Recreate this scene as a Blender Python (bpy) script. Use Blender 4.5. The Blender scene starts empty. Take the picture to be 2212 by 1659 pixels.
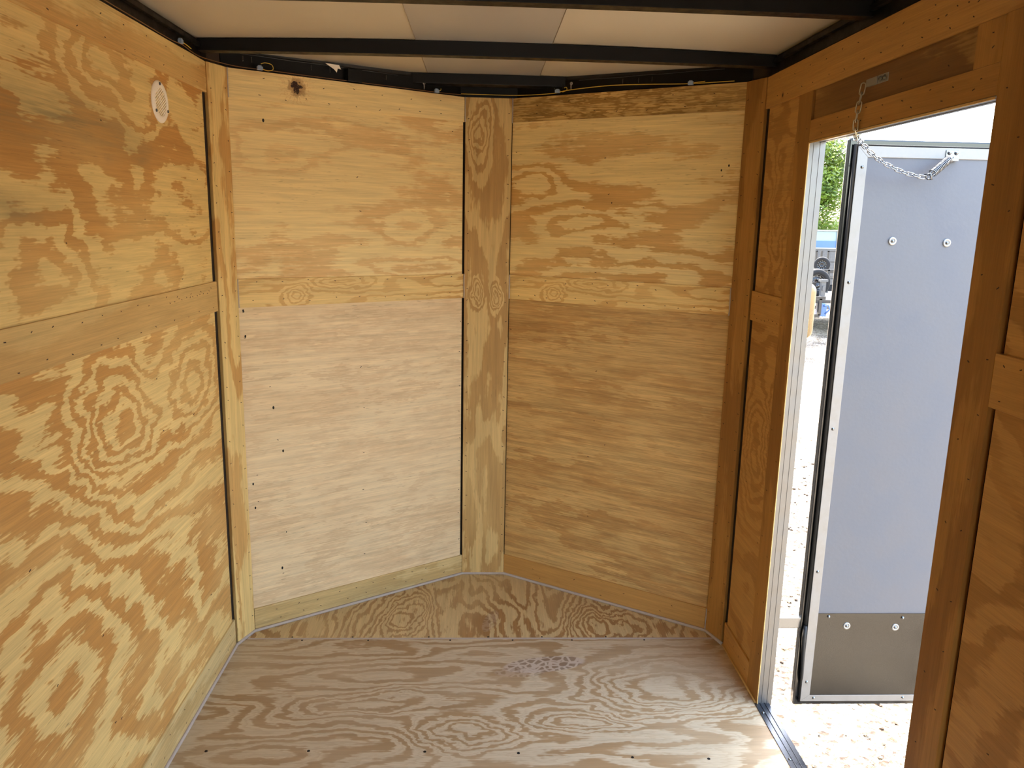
import bpy, bmesh, math, random
from mathutils import Vector, Matrix
random.seed(7)
PI = math.pi
scn = bpy.context.scene
COL = scn.collection

# ------------------------------------------------------------------ camera
FPX = 1691.08
cam_d = bpy.data.cameras.new('camera'); cam = bpy.data.objects.new('camera', cam_d); COL.objects.link(cam)
cam_d.sensor_fit = 'HORIZONTAL'; cam_d.sensor_width = 36.0; cam_d.lens = FPX * 36.0 / 2212.0
cam_d.clip_start = 0.02; cam_d.clip_end = 300
Rt = Vector((0.99909091, -0.03759584, 0.0200975)); Up = Vector((-0.012048, 0.20320498, 0.97906209)); Fw = Vector((0.04089257, 0.97841417, -0.2025673))
m = Matrix((Rt, Up, -Fw)).transposed().to_4x4(); m.translation = Vector((-0.02176817, 0, 1.51203119))
cam.matrix_world = m
scn.camera = cam

# ------------------------------------------------------------------ light
world = bpy.data.worlds.new('sky'); scn.world = world; world.use_nodes = True
wn = world.node_tree.nodes; wl = world.node_tree.links
sky = wn.new('ShaderNodeTexSky'); sky.sky_type = 'NISHITA'; sky.sun_disc = False
sky.sun_elevation = math.radians(62); sky.sun_rotation = math.radians(8); sky.air_density = 1.3; sky.dust_density = 3.0; sky.ozone_density = 1.0
bg = wn['Background']; bg.inputs['Strength'].default_value = 0.62
hs = wn.new('ShaderNodeHueSaturation'); hs.inputs['Saturation'].default_value = 0.85
wl.new(sky.outputs['Color'], hs.inputs['Color']); wl.new(hs.outputs['Color'], bg.inputs['Color'])
sun_d = bpy.data.lights.new('sun', 'SUN'); sun = bpy.data.objects.new('sun', sun_d); COL.objects.link(sun)
sun_d.energy = 14.0; sun_d.angle = math.radians(0.6); sun_d.color = (1.0, 0.95, 0.87)
sun.location = (0, 20, 30)
sun.rotation_euler = (Vector((0.02, -0.37, -0.93))).to_track_quat('-Z', 'Y').to_euler()

scn.view_settings.view_transform = 'Standard'; scn.view_settings.look = 'None'
scn.view_settings.gamma = 1.0; scn.view_settings.use_curve_mapping = False
scn.view_settings.exposure = 1.72
scn.cycles.max_bounces = 14; scn.cycles.diffuse_bounces = 10; scn.cycles.glossy_bounces = 5
scn.cycles.use_denoising = True
scn.cycles.sample_clamp_indirect = 12.0
scn.cycles.caustics_reflective = False; scn.cycles.caustics_refractive = False

# ------------------------------------------------------------------ materials
def lin(c):
    c = c / 255.0
    return c / 12.92 if c <= 0.04045 else ((c + 0.055) / 1.055) ** 2.4
def rgb(r, g, b): return (lin(r), lin(g), lin(b), 1.0)

class NB:
    """small node-graph helper"""
    def __init__(s, name):
        s.m = bpy.data.materials.new(name); s.m.use_nodes = True
        s.nt = s.m.node_tree; s.bsdf = s.nt.nodes['Principled BSDF']
    def n(s, t, **k):
        n = s.nt.nodes.new(t)
        for a, v in k.items(): setattr(n, a, v)
        return n
    def put(s, sock, v):
        if isinstance(v, bpy.types.NodeSocket): s.nt.links.new(v, sock)
        elif v is not None: sock.default_value = v
    def math(s, op, a, b=None, c=None, clamp=False):
        n = s.n('ShaderNodeMath', operation=op, use_clamp=clamp)
        s.put(n.inputs[0], a); s.put(n.inputs[1], b); s.put(n.inputs[2], c)
        return n.outputs[0]
    def vec(s, op, a, b=None):
        n = s.n('ShaderNodeVectorMath', operation=op); s.put(n.inputs[0], a)
        if b is not None: s.put(n.inputs[1], b)
        return n.outputs['Value'] if op in ('DOT_PRODUCT', 'LENGTH') else n.outputs[0]
    def noise(s, v, scale, detail=2.0, rough=0.5, col=False):
        n = s.n('ShaderNodeTexNoise'); s.put(n.inputs['Vector'], v)
        n.inputs['Scale'].default_value = scale; n.inputs['Detail'].default_value = detail; n.inputs['Roughness'].default_value = rough
        return n.outputs['Color' if col else 'Fac']
    def ramp(s, f, stops, interp='LINEAR'):
        n = s.n('ShaderNodeValToRGB'); s.put(n.inputs[0], f); cr = n.color_ramp; cr.interpolation = interp
        while len(cr.elements) < len(stops): cr.elements.new(0.5)
        for e, (p, c) in zip(cr.elements, stops):
            e.position = p; e.color = c if len(c) == 4 else (*c, 1)
        return n.outputs[0]
    def mix(s, f, a, b, blend='MIX'):
        n = s.n('ShaderNodeMix', data_type='RGBA', blend_type=blend)
        s.put(n.inputs[0], f); s.put(n.inputs[6], a); s.put(n.inputs[7], b)
        return n.outputs[2]
    def smooth(s, x, lo, hi, a=0.0, b=1.0):
        n = s.n('ShaderNodeMapRange', interpolation_type='SMOOTHSTEP'); s.put(n.inputs[0], x)
        for i, v in zip((1, 2, 3, 4), (lo, hi, a, b)): s.put(n.inputs[i], v)
        return n.outputs[0]
    def comb(s, x, y, z=0.0):
        n = s.n('ShaderNodeCombineXYZ'); s.put(n.inputs[0], x); s.put(n.inputs[1], y); s.put(n.inputs[2], z); return n.outputs[0]
    def bump(s, h, st, d=0.001):
        n = s.n('ShaderNodeBump'); n.inputs['Strength'].default_value = st; n.inputs['Distance'].default_value = d
        s.put(n.inputs['Height'], h); s.put(s.bsdf.inputs['Normal'], n.outputs[0])

def ply(name, light, dark, k=9.0, seed=0.0, tilt=0.0, nu=1.1, nv=3.0, amp=0.55, bumps=(), duty=0.5, soft=0.06,
        jag=0.05, streak=0.22, contrast=1.0, stain=None, rough=0.55, knot=None, warp=0.06, prints=None, blot=0.0, fin=0.0):
    """rotary-cut pine veneer: contour bands of a smooth height field, torn along the fibre"""
    b = NB(name)
    uv = b.n('ShaderNodeUVMap').outputs[0]
    sx = b.n('ShaderNodeSeparateXYZ'); b.put(sx.inputs[0], uv); u, v = sx.outputs[0], sx.outputs[1]
    w1 = b.noise(b.vec('ADD', b.comb(b.math('MULTIPLY', u, 1.6), b.math('MULTIPLY', v, 3.2)), (seed, seed * 1.7, 3.1)), 2.4, 4, 0.6, True)
    wv = b.vec('MULTIPLY', b.vec('SUBTRACT', w1, (0.5, 0.5, 0.5)), (warp * 2.2, warp, 0))
    w2 = b.noise(b.vec('ADD', b.comb(b.math('MULTIPLY', u, 1.0), b.math('MULTIPLY', v, 1.8)), (seed * 3.1, 4.4, seed)), 7.0, 4, 0.62, True)
    wv = b.vec('ADD', wv, b.vec('MULTIPLY', b.vec('SUBTRACT', w2, (0.5, 0.5, 0.5)), (warp * 0.8, warp * 0.28, 0)))
    p = b.vec('ADD', uv, wv)
    pb = b.vec('ADD', p, b.vec('MULTIPLY', wv, (0.5, 0.8, 0)))
    sp = b.n('ShaderNodeSeparateXYZ'); b.put(sp.inputs[0], p); pu, pv = sp.outputs[0], sp.outputs[1]
    base = b.noise(b.vec('ADD', b.comb(b.math('MULTIPLY', pu, nu), b.math('MULTIPLY', pv, nv)), (seed * 2.3, 7.7, seed)), 1.0, 2.2, 0.45)
    h = b.math('MULTIPLY', base, amp * 2)
    h = b.math('ADD', h, b.math('MULTIPLY', pv, 0.35))
    h = b.math('ADD', h, b.math('MULTIPLY', pu, tilt))
    for (cu, cv, su, sv, am) in bumps:
        d = b.vec('MULTIPLY', b.vec('SUBTRACT', pb, (cu, cv, 0)), (1 / su, 1 / sv, 0))
        g = b.math('POWER', 2.71828, b.math('MULTIPLY', b.vec('DOT_PRODUCT', d, d), -1.0))
        h = b.math('MULTIPLY_ADD', g, am, h)
    tear = b.noise(b.comb(b.math('MULTIPLY', u, 9), b.math('MULTIPLY', v, 190), seed), 1.0, 2, 0.6)
    tear2 = b.noise(b.comb(b.math('MULTIPLY', u, 10), b.math('MULTIPLY', v, 26), seed + 5), 1.0, 3, 0.6)
    h = b.math('MULTIPLY_ADD', tear, jag, h)
    h = b.math('MULTIPLY_ADD', tear2, jag * 1.6, h)
    fr = b.math('FRACT', b.math('MULTIPLY', h, k))
    dn = b.noise(b.vec('ADD', b.comb(b.math('MULTIPLY', u, 2.5), b.math('MULTIPLY', v, 6)), (1.3, seed, 9)), 1.0, 3)
    dt = b.math('ADD', duty - 0.28, b.math('MULTIPLY', dn, 0.56))
    up = b.smooth(fr, b.math('SUBTRACT', dt, soft), b.math('ADD', dt, soft))
    dnw = b.smooth(fr, 0.90, 1.0, 1.0, 0.0)
    band = b.math('MULTIPLY', up, dnw)
    cn = b.noise(b.comb(b.math('MULTIPLY', u, 1.4), b.math('MULTIPLY', v, 2.6), seed + 2), 1.0, 2)
    band = b.math('MULTIPLY', band, b.smooth(cn, 0.25, 0.62, 0.35, 1.0))
    if fin:
        ff = b.math('FRACT', b.math('MULTIPLY', h, k * 3.1))
        band = b.math('MAXIMUM', band, b.math('MULTIPLY', b.smooth(ff, 0.45, 0.85), fin))
    col = b.mix(b.math('MULTIPLY', band, contrast), light, dark)
    mid = tuple(0.5 * (x + y) for x, y in zip(light, dark))
    if blot:
        bl = b.noise(b.comb(b.math('MULTIPLY', u, 2.2), b.math('MULTIPLY', v, 9), seed + 12), 1.0, 5, 0.65)
        col = b.mix(b.smooth(bl, 0.44, 0.62, 0.0, blot), col, dark)
    fib = b.noise(b.comb(b.math('MULTIPLY', u, 7), b.math('MULTIPLY', v, 330), seed + 1), 1.0, 3, 0.6)
    fib2 = b.noise(b.comb(b.math('MULTIPLY', u, 3.5), b.math('MULTIPLY', v, 60), seed + 4), 1.0, 4, 0.65)
    fm = b.math('ADD', b.smooth(fib, 0.2, 0.8, 1 - streak * 0.5, 1 + streak * 0.45), b.smooth(fib2, 0.25, 0.75, -streak * 0.5, streak * 0.5))
    col = b.mix(1.0, col, b.comb(fm, fm, fm), 'MULTIPLY')
    # short dark fibre checks
    ck = b.noise(b.comb(b.math('MULTIPLY', u, 22), b.math('MULTIPLY', v, 420), seed + 8), 1.0, 1)
    ckm = b.noise(b.comb(b.math('MULTIPLY', u, 3), b.math('MULTIPLY', v, 7), seed + 9), 1.0, 2)
    ckf = b.math('MULTIPLY', b.smooth(ck, 0.68, 0.74), b.smooth(ckm, 0.48, 0.62))
    col = b.mix(b.math('MULTIPLY', ckf, 0.55), col, (0.16, 0.09, 0.04, 1))
    if stain:   # grey-green blue-stain patches: (u, v, su, sv, strength)
        for (cu, cv, su, sv, am) in stain:
            d = b.vec('MULTIPLY', b.vec('SUBTRACT', p, (cu, cv, 0)), (1 / su, 1 / sv, 0))
            g = b.math('POWER', 2.71828, b.math('MULTIPLY', b.vec('DOT_PRODUCT', d, d), -1.0))
            g = b.math('MULTIPLY', g, b.smooth(fib2, 0.35, 0.6, 0.15, 1.0))
            col = b.mix(b.math('MULTIPLY', g, am), col, (0.22, 0.19, 0.10, 1))
    if knot:    # (u, v, radius)
        cu, cv, r = knot
        q = b.vec('SUBTRACT', uv, (cu, cv, 0)); kn = b.noise(b.vec('ADD', q, (seed, 0, 0)), 60, 3, 0.6, True)
        q = b.vec('ADD', q, b.vec('MULTIPLY', b.vec('SUBTRACT', kn, (0.5, 0.5, 0.5)), (r * 1.5, r * 1.5, 0)))
        ln = b.vec('LENGTH', q)
        sq = b.n('ShaderNodeSeparateXYZ'); b.put(sq.inputs[0], q)
        ang = b.math('ARCTAN2', sq.outputs[1], sq.outputs[0])
        rays = b.smooth(b.math('SINE', b.math('MULTIPLY', ang, 23)), 0.2, 1.0)
        halo = b.math('MULTIPLY', rays, b.smooth(ln, r * 1.1, r * 3.4, 0.55, 0.0))
        col = b.mix(halo, col, dark)
        col = b.mix(b.smooth(ln, r * 0.9, r * 1.35, 0.6, 0.0), col, (0.30, 0.13, 0.045, 1))
        kk = b.noise(q, 150, 3, 0.7)
        col = b.mix(b.math('MULTIPLY', b.smooth(ln, r * 0.62, r * 0.8, 1.0, 0.0), b.smooth(kk, 0.3, 0.45)), col, (0.030, 0.010, 0.005, 1))
    if prints:  # dusty shoe-print treads: (u, v, half length, half width, angle, strength)
        for (cu, cv, a, w, an, st) in prints:
            c_, s_ = math.cos(an), math.sin(an)
            q = b.vec('SUBTRACT', uv, (cu, cv, 0))
            x = b.vec('DOT_PRODUCT', q, (c_, s_, 0)); y = b.vec('DOT_PRODUCT', q, (-s_, c_, 0))
            e = b.vec('LENGTH', b.comb(b.math('MULTIPLY', x, 1 / a), b.math('MULTIPLY', y, 1 / w)))
            vo = b.n('ShaderNodeTexVoronoi'); vo.feature = 'DISTANCE_TO_EDGE'; vo.inputs['Scale'].default_value = 1
            b.put(vo.inputs['Vector'], b.comb(b.math('MULTIPLY', x, 34), b.math('MULTIPLY', y, 44)))
            bars = b.smooth(vo.outputs['Distance'], 0.10, 0.17)
            inm = b.smooth(e, 0.88, 1.0, st, 0.0)
            col = b.mix(inm, col, b.mix(bars, (0.52, 0.43, 0.34, 1), (0.24, 0.165, 0.11, 1)))
    b.put(b.bsdf.inputs['Base Color'], col)
    b.bsdf.inputs['Roughness'].default_value = rough
    b.bsdf.inputs['Specular IOR Level'].default_value = 0.35
    b.bump(b.math('ADD', b.math('MULTIPLY', fib, 0.6), b.math('MULTIPLY', band, 0.4)), 0.25, 0.0006)
    return b.m

def plain(name, col, rough=0.5, metal=0.0, noise=None, spec=0.5, bump=None):
    b = NB(name); c = col if len(col) == 4 else (*col, 1)
    b.bsdf.inputs['Roughness'].default_value = rough; b.bsdf.inputs['Metallic'].default_value = metal
    b.bsdf.inputs['Specular IOR Level'].default_value = spec
    tc = b.n('ShaderNodeTexCoord').outputs['Object']
    if noise:
        sc, st = noise
        f = b.noise(tc, sc, 4, 0.6)
        fm = b.smooth(f, 0.3, 0.7, 1 - st, 1 + st)
        b.put(b.bsdf.inputs['Base Color'], b.mix(1.0, c, b.comb(fm, fm, fm), 'MULTIPLY'))
        b.put(b.bsdf.inputs['Roughness'], b.smooth(f, 0.3, 0.7, rough * 0.8, min(1, rough * 1.2)))
    else: b.bsdf.inputs['Base Color'].default_value = c
    if bump: b.bump(b.noise(tc, bump[0], 3), bump[1], 0.002)
    return b.m

L0 = rgb(229, 200, 134); D0 = rgb(197, 146, 80)        # pale earlywood, orange latewood
L1 = rgb(241, 217, 158); D1 = rgb(222, 182, 122)       # low-contrast sheet
LF = rgb(197, 180, 150); DF = rgb(160, 130, 92)      # greyer, walked-on floor
M = {}
M['left_upper'] = ply('plywood_left_upper', L0, D0, k=4.6, seed=1.3, nu=1.9, nv=3.6, amp=0.5, duty=0.46, soft=0.04, jag=0.09, warp=0.13,
    bumps=[(2.02, 1.84, 0.30, 0.12, 0.45), (1.6, 1.42, 0.22, 0.10, -0.3), (2.30, 1.52, 0.2, 0.10, 0.25)],
    stain=[(1.72, 1.70, 0.36, 0.05, 0.75), (1.5, 1.52, 0.20, 0.03, 0.6), (2.1, 1.66, 0.1, 0.03, 0.5)])
M['left_lower'] = ply('plywood_left_lower', L0, D0, k=8.5, seed=4.2, nu=1.1, nv=2.2, amp=0.42, duty=0.44, soft=0.05, jag=0.07, warp=0.085,
    bumps=[(1.86, 1.01, 0.23, 0.17, 0.62), (2.36, 1.02, 0.20, 0.13, 0.46), (1.5, 0.6, 0.28, 0.22, -0.25)], tilt=0.12)
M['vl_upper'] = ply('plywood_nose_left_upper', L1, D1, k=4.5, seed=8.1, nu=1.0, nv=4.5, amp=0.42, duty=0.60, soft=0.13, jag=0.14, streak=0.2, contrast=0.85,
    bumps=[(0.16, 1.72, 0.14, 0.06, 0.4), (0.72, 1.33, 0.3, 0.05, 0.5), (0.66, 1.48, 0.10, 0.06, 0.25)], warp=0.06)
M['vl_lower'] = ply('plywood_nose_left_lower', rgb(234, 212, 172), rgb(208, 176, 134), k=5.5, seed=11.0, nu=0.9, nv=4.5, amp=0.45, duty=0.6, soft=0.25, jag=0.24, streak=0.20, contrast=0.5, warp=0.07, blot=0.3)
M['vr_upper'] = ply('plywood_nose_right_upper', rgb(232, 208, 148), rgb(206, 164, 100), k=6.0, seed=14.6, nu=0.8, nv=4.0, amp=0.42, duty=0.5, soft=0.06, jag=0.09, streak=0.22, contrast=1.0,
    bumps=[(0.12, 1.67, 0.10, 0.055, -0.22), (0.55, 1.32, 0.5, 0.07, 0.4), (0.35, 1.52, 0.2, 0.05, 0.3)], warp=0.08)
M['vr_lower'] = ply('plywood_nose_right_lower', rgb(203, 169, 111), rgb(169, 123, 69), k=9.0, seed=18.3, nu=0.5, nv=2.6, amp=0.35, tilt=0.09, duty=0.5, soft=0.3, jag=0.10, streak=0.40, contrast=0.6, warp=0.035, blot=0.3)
M['right'] = ply('plywood_right_shaded', rgb(190, 147, 86), rgb(152, 106, 50), k=8, seed=22.0, nu=2.0, nv=3.0, amp=0.45, duty=0.55, soft=0.09, jag=0.05, contrast=0.65,  # same wood as elsewhere, darkened to stand in for the right wall's shade
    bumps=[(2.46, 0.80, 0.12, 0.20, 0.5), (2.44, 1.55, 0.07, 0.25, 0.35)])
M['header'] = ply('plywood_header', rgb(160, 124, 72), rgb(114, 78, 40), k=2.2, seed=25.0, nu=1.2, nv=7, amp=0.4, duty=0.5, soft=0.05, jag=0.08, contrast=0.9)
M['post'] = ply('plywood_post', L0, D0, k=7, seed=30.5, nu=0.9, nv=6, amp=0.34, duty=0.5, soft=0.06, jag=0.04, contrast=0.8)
M['post_shaded'] = ply('plywood_post_shaded', rgb(172, 127, 66), rgb(142, 98, 45), k=4.0, seed=83.0, nu=0.9, nv=5, amp=0.34, duty=0.5, soft=0.08, jag=0.05, contrast=0.8)  # post wood with the dimness of the doorway side put into its colour
M['centre_post'] = ply('plywood_centre_post', rgb(209, 180, 122), rgb(173, 134, 78), k=8, seed=33.3, nu=1.1, nv=6, amp=0.42, duty=0.5, soft=0.07, jag=0.05, contrast=0.85,
    bumps=[(1.24, 0.045, 0.05, 0.02, 0.5), (1.24, -0.04, 0.06, 0.02, 0.45), (1.85, -0.03, 0.10, 0.03, 0.4)])
M['rail'] = ply('plywood_rail', L0, D0, k=3.2, seed=37.7, nu=0.9, nv=5, amp=0.40, duty=0.55, soft=0.05, jag=0.05, contrast=0.85, warp=0.09)
M['rail_knot'] = ply('plywood_rail_with_knot', L1, D1, k=2.0, seed=41.1, nu=0.9, nv=5, amp=0.40, duty=0.55, soft=0.12, jag=0.08, contrast=0.8, knot=(0.233, 1.944, 0.026))
M['rail_grey'] = ply('plywood_rail_weathered', rgb(199, 167, 105), rgb(144, 109, 55), k=6, seed=45.0, nu=0.7, nv=9, amp=0.4, duty=0.5, soft=0.2, jag=0.3, streak=0.5, contrast=0.9, warp=0.03)
M['mid'] = ply('plywood_mid_rail', L0, D0, k=10, seed=49.2, nu=1.3, nv=10, amp=0.42, duty=0.55, soft=0.05, jag=0.03, contrast=0.95, warp=0.06,
    bumps=[(0.22, 1.25, 0.05, 0.03, 0.3), (0.42, 1.30, 0.12, 0.04, -0.4)])
M['mid_smooth'] = ply('plywood_left_mid_rail', rgb(211, 180, 120), rgb(193, 153, 92), k=2.0, seed=52.0, nu=0.7, nv=5, amp=0.4, duty=0.6, soft=0.1, jag=0.05, contrast=0.7)
M['base'] = ply('plywood_base_rail', rgb(211, 188, 134), rgb(185, 153, 97), k=3, seed=55.0, nu=0.8, nv=6, amp=0.4, duty=0.6, soft=0.12, jag=0.15, contrast=0.7, streak=0.3, stain=[(0.5, 0.03, 0.2, 0.03, 0.4)])
M['rail_shaded'] = ply('plywood_rail_shaded', rgb(188, 144, 82), rgb(160, 114, 58), k=2.6, seed=58.0, nu=0.8, nv=5, amp=0.4, duty=0.55, soft=0.06, jag=0.05, contrast=0.8, knot=(2.47, 1.905, 0.008))  # rail wood toned down, shade of the right side painted in
M['floor'] = ply('plywood_floor', LF, DF, k=17, seed=61.0, nu=0.8, nv=3.2, amp=0.46, duty=0.5, soft=0.09, jag=0.03, contrast=0.95, warp=0.075, rough=0.5, streak=0.16,
    bumps=[(0.58, 2.30, 0.24, 0.14, 0.42), (-0.05, 2.10, 0.15, 0.07, 0.3), (0.30, 2.15, 0.16, 0.04, -0.15), (-0.4, 2.25, 0.3, 0.05, 0.2)],
    prints=[(0.215, 2.475, 0.155, 0.050, 0.17, 0.85), (0.125, 2.425, 0.09, 0.03, 0.0, 0.35)], fin=0.25)
M['floor_nose'] = ply('plywood_floor_nose', rgb(203, 180, 132), rgb(158, 121, 76), k=17, seed=66.0, nu=1.1, nv=3.4, amp=0.5, duty=0.5, soft=0.08, jag=0.03, contrast=1.0, warp=0.09, rough=0.5,
    bumps=[(2.80, -0.28, 0.16, 0.10, 0.25), (2.72, 0.5, 0.12, 0.12, 0.25)], prints=[(2.78, 0.03, 0.09, 0.028, 0.25, 0.3)])
M['dark'] = plain('dark_hole', (0.012, 0.009, 0.007), 0.9)
M['staple'] = plain('staple_mark', (0.05, 0.028, 0.015), 0.8)
M['steel'] = plain('black_painted_steel', (0.004, 0.004, 0.0045), 0.42, 0.0, (30, 0.2), spec=0.22)
M['skin'] = plain('dark_wall_cavity', (0.03, 0.019, 0.012), 0.8)
M['outer'] = plain('exterior_black_skin', (0.02, 0.021, 0.024), 0.25)
M['caulk'] = plain('grey_caulk', rgb(182, 170, 160), 0.45, 0, (60, 0.06))
M['roof'] = plain('white_roof_skin', rgb(204, 196, 180), 0.40, 0.0, None, spec=0.5)
M['roof_grey'] = plain('grey_roof_skin', rgb(180, 178, 176), 0.34, 0.1, None, spec=0.6)
M['alu'] = plain('mill_aluminium', (0.17, 0.17, 0.17), 0.38, 0.85, (18, 0.05))
M['sill'] = plain('dull_sill_aluminium', (0.075, 0.08, 0.092), 0.3, 0.85, (18, 0.05))
M['alu_trim'] = plain('aluminium_door_trim', (0.24, 0.238, 0.235), 0.42, 0.45, (25, 0.06))
M['door_grey'] = plain('grey_door_liner', rgb(92, 95, 103), 0.5, 0.0, (9, 0.025), bump=(90, 0.12))
M['kick'] = plain('brushed_steel_kick_plate', (0.05, 0.0485, 0.046), 0.22, 0.85, (14, 0.05))
M['gloss_black'] = plain('gloss_black_paint', (0.012, 0.013, 0.013), 0.08, 0, None, spec=0.7)
M['rubber'] = plain('black_rubber', (0.012, 0.012, 0.012), 0.6)
M['zinc'] = plain('zinc_plated_steel', (0.2, 0.21, 0.225), 0.25, 0.95)
M['brass'] = plain('yellow_zinc_chain', (0.42, 0.38, 0.28), 0.3, 0.9)
M['washer'] = plain('galvanised_washer', (0.34, 0.34, 0.33), 0.42, 0.5)
M['vent'] = plain('cream_plastic', rgb(250, 244, 234), 0.4)
M['vent_glow'] = plain('screen_daylight_yellow', rgb(252, 240, 160), 0.6)  # bright yellow imitates daylight coming through the vent
M['wire_y'] = plain('yellow_wire', rgb(206, 176, 70), 0.45)
M['wire_b'] = plain('brown_wire', rgb(112, 76, 40), 0.5)
M['conn'] = plain('pale_blue_plastic', rgb(150, 172, 205), 0.4)
M['tan'] = plain('tan_smooth_metal', rgb(118, 100, 70), 0.3, 0.3, (2.5, 0.12))
M['tyre'] = plain('black_tyre', (0.014, 0.014, 0.015), 0.8, spec=0.25)
M['rim'] = plain('black_steel_rim', (0.015, 0.015, 0.017), 0.25)
M['frame'] = plain('dark_grey_trailer_paint', (0.02, 0.019, 0.02), 0.35)
M['silver'] = plain('silver_grey_steel', (0.085, 0.088, 0.095), 0.4, 0.4)
M['whiteblue'] = plain('pale_blue_white_paint', rgb(122, 142, 152), 0.2)
M['blue'] = plain('light_blue_paint', rgb(62, 96, 150), 0.3)
M['bark'] = plain('bark', rgb(98, 80, 64), 0.9, 0, (8, 0.3))
def leafmat(name, c1, c2):
    b = NB(name); oi = b.n('ShaderNodeTexCoord').outputs['Object']
    f = b.noise(oi, 3.0, 4, 0.7)
    b.put(b.bsdf.inputs['Base Color'], b.mix(b.smooth(f, 0.35, 0.65), c1, c2)); b.bsdf.inputs['Roughness'].default_value = 0.55
    tr = b.n('ShaderNodeBsdfTranslucent'); b.put(tr.inputs[0], c2)
    ms = b.n('ShaderNodeMixShader'); ms.inputs[0].default_value = 0.35
    out = b.nt.nodes['Material Output']
    b.nt.links.new(b.bsdf.outputs[0], ms.inputs[1]); b.nt.links.new(tr.outputs[0], ms.inputs[2]); b.nt.links.new(ms.outputs[0], out.inputs[0])
    return b.m
M['leaf'] = leafmat('bright_green_leaf', rgb(56, 82, 18), rgb(116, 136, 36))
M['leaf_dark'] = leafmat('dark_green_leaf', rgb(30, 50, 12), rgb(60, 88, 20))
def gravel():
    b = NB('white_gravel'); tc = b.n('ShaderNodeTexCoord').outputs['Object']
    vo = b.n('ShaderNodeTexVoronoi'); b.put(vo.inputs['Vector'], tc); vo.inputs['Scale'].default_value = 42; vo.inputs['Randomness'].default_value = 1
    sc = b.n('ShaderNodeSeparateColor'); b.put(sc.inputs[0], vo.outputs['Color'])
    c = b.ramp(sc.outputs[0], [(0.0, rgb(60, 44, 30)), (0.14, rgb(96, 74, 52)), (0.30, rgb(150, 132, 106)), (0.6, rgb(176, 162, 140)), (1.0, rgb(186, 176, 160))])
    lo = b.noise(tc, 1.6, 4, 0.65)
    f2 = b.noise(tc, 55, 4, 0.75)
    thr = b.smooth(lo, 0.35, 0.68, 0.43, 0.57)
    sp = b.smooth(b.math('SUBTRACT', f2, thr), -0.06, 0.0, 1.0, 0.0)
    c = b.mix(b.math('MULTIPLY', sp, 0.92), c, rgb(46, 30, 18))
    b.put(b.bsdf.inputs['Base Color'], c); b.bsdf.inputs['Roughness'].default_value = 0.9
    b.bump(b.math('ADD', vo.outputs['Distance'], f2), 0.9, 0.02)
    return b.m
M['gravel'] = gravel()

# ------------------------------------------------------------------ mesh helpers
def setp(o, label=None, cat=None, kind=None, group=None):
    if label: o['label'] = label
    if cat: o['category'] = cat
    if kind: o['kind'] = kind
    if group: o['group'] = group
    return o
def obj(name, bm, mats, parent=None, smooth=False, bevel=0.0):
    if bevel:
        es = [e for e in bm.edges if len(e.link_faces) == 2 and e.calc_face_angle(0) > 0.5]
        bmesh.ops.bevel(bm, geom=es, offset=bevel, segments=2, profile=0.7, affect='EDGES')
    me = bpy.data.meshes.new(name); bm.to_mesh(me); bm.free()
    if not isinstance(mats, (list, tuple)): mats = [mats]
    for mt in mats: me.materials.append(mt)
    if smooth:
        for p in me.polygons: p.use_smooth = True
    o = bpy.data.objects.new(name, me); COL.objects.link(o)
    if parent is not None:
        o.parent = parent
        o.matrix_parent_inverse = Matrix.Translation(-Vector(parent.location)) if parent.type == 'EMPTY' else Matrix.Identity(4)
    return o
def empty(name, loc):
    o = bpy.data.objects.new(name, None); COL.objects.link(o); o.location = loc; o.empty_display_size = 0.05; return o

def slab(bm, O, U, V, N, w, h, t, uv0=(0, 0), swap=False, mat=0):
    """box whose front face (outward normal N) is O + [0,w]U + [0,h]V, thickness t behind; UV in metres"""
    uvl = bm.loops.layers.uv.verify()
    O, U, V, N = map(Vector, (O, U, V, N)); vs = {}
    for i in (0, 1):
        for j in (0, 1):
            for k in (0, 1):
                vs[i, j, k] = (bm.verts.new(O + U * (w * i) + V * (h * j) - N * (t * k)), (uv0[0] + w * i, uv0[1] + h * j, t * k))
    for q in (((0,0,0),(1,0,0),(1,1,0),(0,1,0)), ((0,0,1),(0,1,1),(1,1,1),(1,0,1)), ((0,0,0),(0,1,0),(0,1,1),(0,0,1)),
              ((1,0,0),(1,0,1),(1,1,1),(1,1,0)), ((0,0,0),(0,0,1),(1,0,1),(1,0,0)), ((0,1,0),(1,1,0),(1,1,1),(0,1,1))):
        f = bm.faces.new([vs[x][0] for x in q]); f.material_index = mat
        for lp, x in zip(f.loops, q):
            a, b_, c = vs[x][1]
            lp[uvl].uv = (b_ + c, a + c) if swap else (a + c, b_ + c)
    bmesh.ops.recalc_face_normals(bm, faces=bm.faces[:])
def box(bm, x0, x1, y0, y1, z0, z1, mat=0):
    slab(bm, (x0, y0, z0), (1, 0, 0), (0, 0, 1), (0, -1, 0), x1 - x0, z1 - z0, y1 - y0, (x0, z0), mat=mat)
def prism(bm, pts, z0, z1, mat=0, swap=False):
    uvl = bm.loops.layers.uv.verify()
    a = [bm.verts.new((x, y, z0)) for x, y in pts]; b = [bm.verts.new((x, y, z1)) for x, y in pts]
    fs = [bm.faces.new(a[::-1]), bm.faces.new(b)]
    n = len(pts)
    for i in range(n): fs.append(bm.faces.new((a[i], a[(i + 1) % n], b[(i + 1) % n], b[i])))
    for f in fs:
        f.material_index = mat
        for lp in f.loops:
            c = lp.vert.co; lp[uvl].uv = (c.y, c.x) if swap else (c.x, c.y)
    bmesh.ops.recalc_face_normals(bm, faces=bm.faces[:])
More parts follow.
